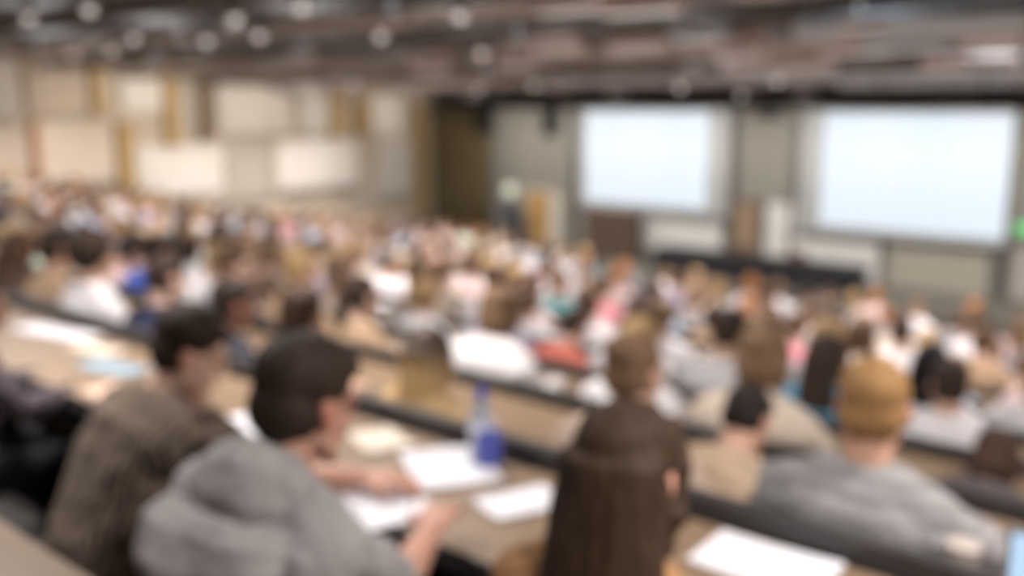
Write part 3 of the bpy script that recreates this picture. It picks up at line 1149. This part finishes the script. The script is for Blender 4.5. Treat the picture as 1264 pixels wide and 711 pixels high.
M_SCR = mat('screen_fabric', (.46, .46, .455), rough=.8)
for label, (sx0, sx1, sy0, sy1), (ix0, ix1, iy0, iy1), kind in (
        ('smaller looking bright projection screen beside the wooden door', (716, 900, 133, 262), (724, 873, 138, 253), 'one'),
        ('larger looking bright projection screen beside the green sign', (988, 1250, 133, 296), (1015, 1247, 140, 287), 'two')):
    scr = empty('projection_screen')
    a, b_ = fx(sx0, 200, YF - .15), fx(sx1, 200, YF - .15)
    cxp = (sx0 + sx1) / 2
    top, bot = fx(cxp, sy0, YF - .15).z, fx(cxp, sy1, YF - .15).z
    scr.location = ((a.x + b_.x) / 2, YF - .15, bot)
    W, Ht = b_.x - a.x, top - bot
    bm = bmesh.new()
    box(bm, -W / 2, W / 2, -.01, .01, 0, Ht)
    from_bm('screen_cloth', bm, M_SCR, scr)
    bm = bmesh.new()
    box(bm, -W / 2 - .06, W / 2 + .06, -.07, .07, Ht, Ht + .16, .03)
    from_bm('roller_case', bm, M_BLACK, scr)
    bm = bmesh.new()
    box(bm, -W / 2 - .02, W / 2 + .02, -.02, .02, -.06, 0, .015)
    from_bm('bottom_bar', bm, mat('dark_bar', (.10, .10, .095), rough=.5), scr)
    i0, i1 = fx(ix0, 200, YF - .165), fx(ix1, 200, YF - .165)
    icx = (ix0 + ix1) / 2
    it, ib = fx(icx, iy0, YF - .165).z, fx(icx, iy1, YF - .165).z
    bm = bmesh.new()
    box(bm, i0.x - scr.location.x, i1.x - scr.location.x, -.016, -.012, ib - bot, it - bot)
    pj = from_bm('projected_page', bm, screen_material(kind), scr)
    tag(scr, label, 'screen')

# upright rails of the wall, structure
for i, (px, w) in enumerate(((709, .16), (908, .12), (983, .10), (1248, .16)), 1):
    p = fx(px, 200)
    bm = bmesh.new()
    box(bm, p.x - w / 2, p.x + w / 2, YF - .10, YF, FRONT_Z, 4.55, .01)
    struct(from_bm('trim_%d' % i, bm, mat('dark_trim', (.15, .14, .125), rough=.6)))

# boards below the screens
for label, args in (('pale whiteboard under the smaller looking screen', (784, 262, 892, 312)), ('wide pale whiteboard between tan door and cream board', (945, 254, 1086, 342)),
                    ('cream board under the larger looking screen', (1097, 292, 1222, 362))):
    wb = empty('whiteboard')
    m = M_WHITE if 'cream' not in label.split()[0] else mat('cream_board', (.44, .41, .34), rough=.6)
    o = panel_px('board_face', *args, YF - .02, .04, m, .004, wb)
    xs = [v.co.x for v in o.data.vertices]
    zs = [v.co.z for v in o.data.vertices]
    x0, x1, z0, z1 = min(xs), max(xs), min(zs), max(zs)
    bm = bmesh.new()
    f = .035
    for q in ((x0 - f, x1 + f, z0 - f, z0), (x0 - f, x1 + f, z1, z1 + f), (x0 - f, x0, z0, z1), (x1, x1 + f, z0, z1)):
        box(bm, q[0], q[1], YF - .07, YF, q[2], q[3])
    from_bm('board_frame', bm, mat('alu_frame', (.33, .32, .30), rough=.4, metal=.5), wb)
    bm = bmesh.new()
    box(bm, x0 + .1, x1 - .1, YF - .14, YF - .07, z0 - .03, z0 - .01, .004)
    from_bm('pen_tray', bm, MATS['alu_frame'], wb)
    tag(wb, label, 'whiteboard')


def door(name, label, x0, x1, y0, m, framem, handle_side):
    a, b_ = fx(x0, y0), fx(x1, y0)
    zt = fx((x0 + x1) / 2, y0).z
    d = empty(name)
    bm = bmesh.new()
    box(bm, a.x, b_.x, YF - .05, YF - .005, FRONT_Z + .01, zt, .006)
    box(bm, a.x + .12, b_.x - .12, YF - .06, YF - .05, FRONT_Z + .25, (FRONT_Z + zt) / 2 - .08, .004)
    box(bm, a.x + .12, b_.x - .12, YF - .06, YF - .05, (FRONT_Z + zt) / 2 + .08, zt - .15, .004)
    from_bm('door_leaf', bm, m, d)
    bm = bmesh.new()
    for q in ((a.x - .09, a.x - .003, FRONT_Z, zt + .09), (b_.x + .003, b_.x + .09, FRONT_Z, zt + .09), (a.x - .003, b_.x + .003, zt + .004, zt + .09)):
        box(bm, q[0], q[1], YF - .08, YF, q[2], q[3], .008)
    from_bm('door_frame', bm, framem, d)
    hx = b_.x - .08 if handle_side > 0 else a.x + .08
    bm = bmesh.new()
    tube(bm, [(hx, YF - .05, FRONT_Z + 1.0), (hx, YF - .10, FRONT_Z + 1.0), (hx - handle_side * .11, YF - .105, FRONT_Z + 1.0)], .011, 8)
    from_bm('handle', bm, M_STEEL, d)
    d['kind'] = 'structure'
    return d


door('door_1', '', 652, 678, 237, mat('warm_glow_wood', (.62, .36, .13), rough=.45, var=.15, scale=3, stretch=(8, 8, 1)), mat('white_frame', (.72, .66, .56), rough=.5), 1)  # honey tone of the first door paints warm light in an open doorway
door('door_2', '', 903, 938, 250, mat('tan_wood', (.36, .25, .165), rough=.5, var=.12, scale=3, stretch=(8, 8, 1)), mat('brown_frame', (.16, .115, .09), rough=.5), -1)
door('door_3', '', 1254, 1284, 305, mat('pale_door', (.50, .46, .42), rough=.5), mat('grey_frame', (.24, .22, .20), rough=.5), 1)

# white post painted in for the white-lit side of the honey doorway
p0, p1 = fx(682, 260, YF - .1), fx(694, 260, YF - .1)
bm = bmesh.new()
box(bm, p0.x, p1.x, YF - .16, YF, FRONT_Z, fx(688, 240, YF - .1).z, .01)
struct(from_bm('trim_5', bm, MATS['white_frame']))

# brown cabinet in the corner under the smaller screen
yc = 21.2
a, b_ = fx(722, 280, yc), fx(780, 280, yc)
zt = fx(750, 259, yc).z
cab = empty('cabinet', ((a.x + b_.x) / 2, yc, FRONT_Z))
w, h = b_.x - a.x, zt - FRONT_Z
tag(cab, 'brown wooden cabinet below the smaller looking screen', 'cabinet')
MB_ = mat('brown_wood', (.125, .080, .055), rough=.5, var=.15, scale=3, stretch=(1, 1, 8))
bm = bmesh.new()
box(bm, -w / 2, w / 2, 0, .5, .06, h, .01)
from_bm('cabinet_body', bm, MB_, cab)
for s in (-1, 1):
    bm = bmesh.new()
    box(bm, s * w / 4 - w / 4 + .02, s * w / 4 + w / 4 - .02, -.02, 0, .1, h - .06, .005)
    dr = from_bm('door', bm, MB_, cab)
    bm = bmesh.new()
    tube(bm, [(s * .05, -.03, h * .5), (s * .05, -.045, h * .55), (s * .05, -.03, h * .6)], .008, 8)
    from_bm('handle', bm, M_STEEL, dr)
bm = bmesh.new()
box(bm, -w / 2 + .03, w / 2 - .03, .03, .47, 0, .06)
from_bm('plinth', bm, M_BLACK, cab)

# globe lamp on a dark plinth near the honey door
yl = 21.3
p = fx(630, 236, yl)
SZ = FRONT_Z
if p.x < -16.5:
    FRONT_Z = FRONT_OLD
pl = empty('plinth', (p.x, yl, FRONT_Z))
tag(pl, 'dark blue grey plinth under the round pale lamp', 'plinth')
hp = fx(630, 254, yl).z - FRONT_Z
bm = bmesh.new()
box(bm, -.24, .24, -.2, .2, .05, hp - .04, .02)
from_bm('plinth_body', bm, mat('slate', (.09, .095, .11), rough=.6), pl)
bm = bmesh.new()
box(bm, -.27, .27, -.23, .23, hp - .04, hp, .012)
from_bm('plinth_top', bm, mat('slate_top', (.13, .135, .15), rough=.5), pl)
bm = bmesh.new()
box(bm, -.27, .27, -.23, .23, 0, .05, .01)
from_bm('plinth_foot', bm, M_BLACK, pl)
lamp = empty('globe_lamp', (p.x, yl, FRONT_Z + hp))
tag(lamp, 'round pale green white lamp on the dark plinth', 'lamp')
bm = bmesh.new()
lathe(bm, [(.10, 0), (.10, .02), (.03, .035), (.025, .07)])
from_bm('lamp_base', bm, M_STEEL, lamp, True)
bm = bmesh.new()
zc = p.z - FRONT_Z - hp
ball(bm, (0, 0, max(zc, .20)), (.20, .20, .20), None, 24)
from_bm('globe', bm, mat('opal_glass', (.6, .62, .52), rough=.4, emit=(.75, .80, .62), estr=.42), lamp, True)

FRONT_Z = SZ
# olive brown curtain in the corner
a, b_ = fx(524, 200, YF - .25), fx(603, 200, YF - .25)
bm = bmesh.new()
rings = []
NP = 90
front, back = [], []
for i in range(NP + 1):
    t = i / NP
    x = a.x + (b_.x - a.x) * t
    y = YF - .22 + .07 * math.sin(t * 2 * PI * 14)
    front.append((x, y))
zs = [FRONT_OLD + .04, 2.0, 3.2, 4.40]
v0 = [[bm.verts.new((x, y, z)) for x, y in front] for z in zs]
v1 = [[bm.verts.new((x, y + .02, z)) for x, y in front] for z in zs]
for va in (v0, v1):
    for r0, r1 in zip(va, va[1:]):
        for i in range(NP):
            bm.faces.new((r0[i], r0[i + 1], r1[i + 1], r1[i]))
for r0, r1 in ((v0[0], v1[0]), (v0[-1], v1[-1])):
    for i in range(NP):
        bm.faces.new((r0[i], r0[i + 1], r1[i + 1], r1[i]))
cur = empty('curtain', (0, 0, 0))
from_bm('drape', bm, mat('olive_brown_velvet', (.175, .128, .062), rough=.9, var=.1, scale=5), cur, True)
bm = bmesh.new()
tube(bm, [(a.x - .1, YF - .21, 4.42), (b_.x + .1, YF - .21, 4.42)], .025, 10)
from_bm('curtain_rail', bm, M_BLACK, cur)
tag(cur, 'olive brown floor length curtain in the corner beside panelled wall', 'curtain')

# long black bench on the floor before the screens
yd = 20.0
a, b_ = fx(806, 310, yd), fx(1058, 330, yd)
zt = fx(806, 306, yd).z
zt = (zt + fx(1058, 333, yd).z) / 2
dk = empty('lecturer_bench', ((a.x + b_.x) / 2, yd, FRONT_Z))
tag(dk, 'long black lecturer bench in front of the pale whiteboards', 'bench')
w, h = b_.x - a.x, zt - FRONT_Z
bm = bmesh.new()
box(bm, -w / 2, w / 2, -.04, .75, h - .05, h, .012)
from_bm('worktop', bm, M_BLACK, dk)
bm = bmesh.new()
box(bm, -w / 2 + .05, w / 2 - .05, 0, .04, .06, h - .05)
from_bm('front_panel', bm, M_BLACK, dk)
for i in range(5):
    bm = bmesh.new()
    x = -w / 2 + .06 + i * (w - .12) / 4
    box(bm, x - .03, x + .03, .05, .70, 0, h - .05, .006)
    from_bm('support', bm, M_BLACK, dk)
# things standing on the bench
for label, px, s, m in (('brown bag standing on the black lecturer bench', 915, .34, mat('bag_brown', (.16, .10, .07), rough=.8)), ('dark red bag at the screen end of the lecturer bench', 985, .30, mat('bag_red', (.16, .06, .05), rough=.8))):
    q = fx(px, 315, yd + .35)
    bag = empty('bag', (q.x, yd + .35, FRONT_Z + h), R(10))
    bm = bmesh.new()
    box(bm, -s * .6, s * .6, -.09, .09, 0, s * .62, .05)
    from_bm('bag_body', bm, m, bag, True)
    bm = bmesh.new()
    tube(bm, [(-s * .3, 0, s * .60), (-s * .2, 0, s * .85), (s * .2, 0, s * .85), (s * .3, 0, s * .60)], .012, 8)
    from_bm('strap', bm, m, bag, True)
    tag(bag, label, 'bag')

# green sign
p = fx(1269, 283, YF - .05)
sg = empty('exit_sign', (p.x, YF - .02, p.z))
bm = bmesh.new()
box(bm, -.24, .24, -.06, .0, -.13, .13, .01)
from_bm('sign_box', bm, mat('sign_grey', (.35, .36, .35), rough=.5), sg)
bm = bmesh.new()
box(bm, -.225, .225, -.068, -.060, -.115, .115, .003)
from_bm('sign_face', bm, mat('green_light', (.05, .25, .08), emit=(.22, .72, .26), estr=.9), sg)
tag(sg, 'lit green sign above the pale door', 'sign')

# ------------------------------------------------------------------ ceiling
gaps = []
ys = [float(v) for v in np.arange(2.0, 16.6, 1.95)]
for i, y in enumerate(ys):
    z = ceil_z(y)
    bf = empty('ceiling_baffle', ((XL + XR) / 2, y, z))
    tag(bf, 'long %s ceiling baffle, %s one counted from the screens' % ('light grey' if i % 2 else 'dark brown', ordinal(len(ys) - i)), 'ceiling baffle', 'ceiling baffles across the hall')
    L_ = XR - XL - .1
    bm = bmesh.new()
    rings = []
    # slightly tilted board with rounded lower edge
    box(bm, -L_ / 2, L_ / 2, -.05, .05, 0, .21, .015)
    bmesh.ops.transform(bm, matrix=Matrix.Rotation(R(24), 4, 'X'), verts=bm.verts)
    from_bm('board', bm, mat('baffle_grey', (.47, .45, .43), rough=.5, var=.35, scale=1.2, stretch=(.35, 3, 3)) if i % 2 else mat('baffle_dark', (.16, .147, .14), rough=.5, var=.35, scale=1.2, stretch=(.35, 3, 3)), bf)
    for s in range(5):
        bm = bmesh.new()
        x = -L_ / 2 + 2 + s * (L_ - 4) / 4
        tube(bm, [(x, -.07, .19), (x, -.07, .545)], .012, 6)
        from_bm('hanger', bm, M_BLACK, bf)

# flat reflector panels and grilles hung between the baffles
PANELS = [(905, 70, .8, .26, 'pinkish'), (785, 60, .75, .22, 'pinkish'), (688, 62, .75, .22, 'pinkish'), (702, 14, .7, .2, 'pinkish'), (790, 16, .8, .2, 'pinkish'), (530, 86, .7, .25, 'pinkish'), (640, 82, .7, .22, 'pinkish'),
          (1055, 66, .8, .26, 'pinkish'), (1225, 54, .6, .26, 'pinkish'), (1200, 86, 1.2, .2, 'pinkish'), (862, 50, .6, .22, 'bluish'), (1120, 62, .9, .26, 'bluish'), (960, 88, 1.6, .22, 'pinkish')]
cnt = 0
for px, py, w, h, tint in PANELS:
    d = ray(px, py)
    # meet the sloping plane of the baffles
    t = (5.9 - .08 - 4.5) / (d.z + .065 * d.y)
    p = EYE + d * t
    near_y = min(ys, key=lambda v: abs(v - .7 - p.y))
    bx = empty('ceiling_luminaire', p)
    cnt += 1
    tag(bx, '%s rectangular fitting among the baffles, %s of its kind from the panelled wall' % (tint, ordinal(1)), 'light fitting', 'rectangular ceiling fittings')
    bm = bmesh.new()
    box(bm, -w / 2, w / 2, -.14, .14, 0, h, .02)
    from_bm('housing', bm, mat('pinkish_metal', (.80, .70, .69), rough=.4) if tint == 'pinkish' else mat('bluish_metal', (.60, .69, .77), rough=.35), bx)
    bm = bmesh.new()
    box(bm, -w / 2 + .04, w / 2 - .04, -.11, .11, -.012, -.001, .004)
    from_bm('louvre', bm, mat('louvre_glow', (.4, .38, .36), rough=.4, emit=(.9, .85, .8), estr=.5), bx)
    for s in (-1, 1):
        bm = bmesh.new()
        tube(bm, [(s * w * .4, 0, h), (s * w * .4, 0, max(h + .05, ceil_z(p.y) + .55 - p.z - .002))], .010, 6)
        from_bm('hanger', bm, M_BLACK, bx)
fit = sorted([o for o in COL.objects if o.name.startswith('ceiling_luminaire')], key=lambda o: o.location.x)
for i, o in enumerate(fit, 1):
    o['label'] = o['label'].replace('first of its kind', ordinal(i) + ' of its kind')

# silver ducts
M_DUCT = mat('silver_duct', (.60, .70, .78), rough=.4, metal=.05, var=.08, scale=3)
for label, px, py, zoff, r, x1 in (('fat silver air duct nearest above the audience', 992, 34, -.02, .13, 2.5), ('slim silver air duct running nearer the screens', 1040, 100, -.03, .11, 2.5),
                                   ('thin silver pipe just before the black lighting truss', 700, 98, -.02, .07, 2.5)):
    d = ray(px, py)
    t = (5.9 + zoff - 4.5) / (d.z + .065 * d.y)
    p = EYE + d * t
    du = empty('air_duct', p)
    tag(du, label, 'duct', 'silver ducts under the ceiling')
    bm = bmesh.new()
    tube(bm, [(0, 0, 0), (.02, 0, 0), (x1 - p.x, 0, 0)], r, 20)
    from_bm('duct_tube', bm, M_DUCT, du, True)
    xx = .6
    while xx < x1 - p.x:
        bm = bmesh.new()
        lathe(bm, [(r, -.02), (r + .012, -.012), (r + .012, .012), (r, .02)])
        bmesh.ops.transform(bm, matrix=Matrix.Translation((xx, 0, 0)) @ Matrix.Rotation(PI / 2, 4, 'Y'), verts=bm.verts)
        from_bm('band', bm, M_STEEL, du, True)
        bm = bmesh.new()
        tube(bm, [(xx, 0, r), (xx, 0, ceil_z(p.y) + .545 - p.z)], .008, 6)
        from_bm('hanger', bm, M_BLACK, du)
        xx += 1.5

# black lighting truss before the front wall
yt = 18.7
a = fx(535, 125, yt)
zb = 4.46
tr = empty('lighting_truss', (a.x, yt, zb))
tag(tr, 'long black lighting truss hanging before the two screens', 'truss')
Lt = XR - a.x - .2
for dy, dz in ((-.17, .02), (.17, .02), (-.17, .52), (.17, .52)):
    bm = bmesh.new()
    tube(bm, [(0, dy, dz), (Lt, dy, dz)], .035, 10)
    from_bm('chord', bm, M_BLACK, tr, True)
for dy in (-.17, .17):
    bm = bmesh.new()
    nseg = int((Lt - .4) / .35)
    tube(bm, [(i * .35, dy, 0.02 if i % 2 else .52) for i in range(nseg)], .018, 6)
    from_bm('lattice', bm, M_BLACK, tr)
bm = bmesh.new()
box(bm, 0, Lt, -.01, .01, .03, .51)
from_bm('backing_board', bm, mat('dark_blue_board', (.055, .056, .066), rough=.6), tr)
for i in range(5):
    bm = bmesh.new()
    x = .6 + i * (Lt - 1.2) / 4
    tube(bm, [(x, 0, .52), (x, 0, ceil_z(yt) + .545 - zb)], .012, 6)
    from_bm('hanger', bm, M_BLACK, tr)

# loudspeakers and projectors hanging under the truss
for label, px, py0, py1, yy, w in (('black loudspeaker hanging next to the olive curtain', 598, 128, 166, 19.6, .42), ('narrow black loudspeaker hanging beside the smaller looking screen', 680, 128, 168, 19.6, .32)):
    p, q = fx(px, py0, yy), fx(px, py1, yy)
    sp = empty('loudspeaker', (p.x, yy, q.z), R(20))
    hh = p.z - q.z
    bm = bmesh.new()
    box(bm, -w / 2, w / 2, -.16, .16, 0, hh, .02)
    from_bm('case', bm, M_BLACK, sp)
    bm = bmesh.new()
    box(bm, -w / 2 + .03, w / 2 - .03, -.172, -.16, .03, hh - .03, .004)
    from_bm('grille', bm, mat('grille_grey', (.035, .035, .038), rough=.7), sp)
    bm = bmesh.new()
    tube(bm, [(0, 0, hh), (0, 0, ceil_z(yy) + .545 - q.z)], .018, 8)
    from_bm('bracket', bm, M_BLACK, sp)
    tag(sp, label, 'loudspeaker')
for label, px, py, yy in (('black projector hanging before the smaller looking screen', 757, 128, 17.6), ('black projector hanging between the two screens', 950, 142, 17.6), ('black projector before the larger looking screen', 1180, 126, 16.4)):
    p = fx(px, py, yy)
    pr = empty('projector', (p.x, yy, p.z - .07), R(0))
    bm = bmesh.new()
    box(bm, -.22, .22, -.17, .17, 0, .14, .02)
    from_bm('case', bm, mat('projector_grey', (.06, .06, .07), rough=.5), pr)
    bm = bmesh.new()
    tube(bm, [(.08, .16, .07), (.08, .21, .07)], .045, 14)
    from_bm('lens', bm, M_BLACK, pr, True)
    bm = bmesh.new()
    tube(bm, [(0, 0, .14), (0, 0, ceil_z(yy) + .545 - pr.location.z)], .02, 8)
    from_bm('pole', bm, M_BLACK, pr)
    tag(pr, label, 'projector')

# round downlights: visible bulbs in little cans, and the light they cast
BULBS = [(110, 12), (165, 48), (138, 62), (90, 66), (255, 51), (372, 10), (290, 24), (436, 103), (513, 112), (568, 20), (595, 66), (590, 110), (660, 105), (35, 22), (320, 45), (470, 45), (960, 100), (915, 118), (840, 108)]
k_ = 0
cans = []
for px, py in BULBS:
    d = ray(px, py)
    t = (5.9 - .02 - 4.5) / (d.z + .065 * d.y)
    p = EYE + d * t
    if p.y > 18.2:
        p = EYE + d * (18.2 / d.y)
    if p.x < XL + .3:
        p = EYE + d * ((XL + .3) / d.x)
    cans.append(p)
cans.sort(key=lambda p: p.x)
for i, p in enumerate(cans, 1):
    dl = empty('ceiling_lamp', p)
    tag(dl, 'small round lamp hanging from the ceiling, %s of them from the panelled wall' % ordinal(i), 'lamp', 'small round ceiling lamps')
    bm = bmesh.new()
    lathe(bm, [(.085, .03), (.088, .03), (.088, .17), (.05, .20), (.02, .21)])
    from_bm('can', bm, mat('can_grey', (.20, .18, .17), rough=.4), dl, True)
    bm = bmesh.new()
    ball(bm, (0, 0, 0), (.062, .062, .055), None, 16)
    from_bm('bulb', bm, mat('bulb_glow', (.8, .8, .8), emit=(1.0, .92, .87), estr=.7), dl, True)
    bm = bmesh.new()
    zt = ceil_z(p.y) + .545 - p.z
    if zt > .25:
        tube(bm, [(0, 0, .20), (0, 0, zt)], .008, 6)
        from_bm('cord', bm, M_BLACK, dl)

# flat drum lamps that light the seats
for j, yy in enumerate((2.97, 6.87, 8.82, 12.72, 14.67, 16.62)):
    vis = [xx for xx in (-19.5, -15.5, -11.5, -7.5, -3.5, .4) if -20.5 < xx < -.2 * yy + 2.5 and -xx < 2.6 * yy + 1]
    for i, xx in enumerate(vis, 1):
        z = ceil_z(yy) - .15
        dr = empty('drum_lamp', (xx, yy, z))
        tag(dr, 'flat round drum lamp, %s in its line from the panelled side, %s line from screens' % (ordinal(i), ordinal(6 - j)), 'lamp', 'flat round drum lamps')
        bm = bmesh.new()
        lathe(bm, [(.20, .0), (.215, .0), (.22, .01), (.22, .07), (.20, .085), (.03, .09)], 32)
        from_bm('shade', bm, mat('drum_metal', (.60, .55, .54), rough=.4), dr, True)
        bm = bmesh.new()
        tube(bm, [(0, 0, .085), (0, 0, .695)], .010, 6)
        from_bm('stem', bm, M_BLACK, dr)

# ------------------------------------------------------------------ panelled side wall
M_OCHRE = mat('ochre_wood', (.42, .28, .12), rough=.5, var=.15, scale=2, stretch=(6, 6, .6))
M_P1 = mat('pale_acoustic', (.66, .62, .56), rough=.85, var=.05, scale=2)
M_P2 = mat('beige_acoustic', (.55, .46, .37), rough=.85, var=.05, scale=2)
M_P3 = mat('grey_acoustic', (.42, .38, .32), rough=.85, var=.05, scale=2)
M_P4 = mat('peach_glow_acoustic', (.67, .575, .475), rough=.85, var=.05, scale=2)  # peach tone stands for the warm glow of a wall lamp


def side(px, py):
    return on_x(px, py, XL)


SIDE = [('whitish panel at the outermost end of the upper row', -30, 18, 62, 146, M_P1, .18), ('wide beige upper panel second along the wall', 28, 104, 80, 142, M_P2, .16), ('pale upper panel between the ochre fins', 146, 197, 86, 138, M_P1, .12),
        ('narrow beige upper panel beside the brown fin', 216, 240, 98, 165, M_P3, .14), ('large bright upper panel near the middle', 264, 352, 106, 166, M_P1, .22), ('greenish white slim upper panel', 366, 402, 112, 164, M_P1, .16),
        ('pale upper panel next to the olive curtain', 455, 492, 118, 168, M_P1, .16), ('lower panel in painted peach lamp glow beside the slim orange fin', 46, 138, 150, 226, M_P4, .14), ('dull beige lower panel at the outermost end', -30, 34, 156, 222, M_P2, .10),
        ('wide pinkish lower panel', 166, 274, 180, 240, M_P1, .10), ('grey lower panel beside the brightest lower panel', 278, 330, 178, 246, M_P3, .10), ('brightest white lower panel', 336, 434, 172, 232, M_P1, .22),
        ('slim greenish lower panel closest to the curtain', 466, 505, 172, 240, M_P1, .12)]
for label, x0, x1, y0, y1, m, dep in SIDE:
    xm = (x0 + x1) / 2
    a, b_ = side(x0, (y0 + y1) / 2), side(x1, (y0 + y1) / 2)
    zt, zb = side(xm, y0).z, side(xm, y1).z
    bm = bmesh.new()
    box(bm, XL - .004, XL + dep, a.y, b_.y, zb, zt, .02)
    o = from_bm('acoustic_panel', bm, m)
    tag(o, label if len(label.split()) >= 4 else label + ' on the side wall', 'wall panel', 'acoustic panels on the side wall')
for label, x0, x1, y0, y1, m in (('ochre wooden fin second along the panelled wall', 108, 122, 72, 143, M_OCHRE), ('ochre wooden fin beside the narrow beige panel', 200, 214, 90, 180, M_OCHRE),
                                 ('dark brown fin beside the large bright upper panel', 242, 254, 100, 172, mat('umber_wood', (.20, .14, .085), rough=.6)), ('ochre fin between greenish panel and curtain', 404, 418, 112, 170, M_OCHRE),
                                 ('ochre fin just past the brightest panel', 436, 449, 116, 165, M_OCHRE), ('ochre wooden fin low beside the peach panel', 141, 160, 150, 235, M_OCHRE),
                                 ('slim orange fin painted as glow edge, low at the peach panel', 38, 44, 150, 225, mat('orange_glow_edge', (.50, .24, .10), rough=.5)), ('ochre fin next to the olive brown curtain', 511, 520, 130, 262, M_OCHRE)):  # the orange fin paints the rim of the lamp glow
    a, b_ = side(x0, (y0 + y1) / 2), side(x1, (y0 + y1) / 2)
    xm = (x0 + x1) / 2
    bm = bmesh.new()
    box(bm, XL - .004, XL + .26, a.y, b_.y, side(xm, y1).z, side(xm, y0).z, .012)
    o = from_bm('wooden_fin', bm, m)
    tag(o, label, 'wooden fin', 'wooden fins on the side wall')

# ------------------------------------------------------------------ light
def area(name, loc, size, power, color=(1, .94, .925), spread=PI, rot=(0, 0, 0)):
    l = bpy.data.lights.new(name, 'AREA')
    l.shape = 'DISK'
    l.size = size
    l.energy = power
    l.color = color
    l.spread = spread
    o = bpy.data.objects.new(name, l)
    COL.objects.link(o)
    o.location = loc
    o.rotation_euler = rot
    return o


LY = (1.0, 2.97, 6.87, 8.82, 12.72, 14.67, 16.62)
for yy in LY:
    for xx in (-19.5, -15.5, -11.5, -7.5, -3.5, .4):
        area('downlight', (xx, yy, ceil_z(yy) - .16), .36, 92 if yy > 4 else 58, spread=R(140))
for yy in LY[1:]:  # added lights facing up, to brighten the ceiling and baffles
    for xx in (-19.5, -15.5, -11.5, -7.5, -3.5, .4):
        area('ceiling_fill', (xx, yy, ceil_z(yy) - .05), .42, 27, (.93, .96, 1), R(170), (PI, 0, 0))
# wall washers of the panelled wall
for px, py in ((65, 160), (390, 190), (300, 130), (170, 100), (230, 205), (475, 140)):
    q = side(px, py)
    l = area('wall_washer', (XL + 2.6, q.y, 4.95), .3, 15, (1, .92, .82), R(120))
    l.rotation_euler = (Vector((XL, q.y, q.z - .35)) - l.location).to_track_quat('-Z', 'Y').to_euler()

for xx in (-18.5, -16.4, -14.3, -12.2, -10.1, -8.0, -5.9, -3.8, -1.7, .4):  # added fill lights that brighten the front wall
    l = area('front_fill', (xx, 20.0, 4.40), .3, 31, (1, .96, .90), R(150))
    l.rotation_euler = (Vector((xx, YF, 1.6)) - l.location).to_track_quat('-Z', 'Y').to_euler()

w = bpy.data.worlds.new('world')
SC.world = w
w.use_nodes = True
w.node_tree.nodes['Background'].inputs[0].default_value = (.6, .58, .55, 1)
w.node_tree.nodes['Background'].inputs[1].default_value = .25

vs = SC.view_settings
vs.view_transform = 'Standard'
vs.look = 'None'
vs.exposure = 0.12
vs.gamma = 1.0
vs.use_curve_mapping = False
SC.cycles.use_denoising = True
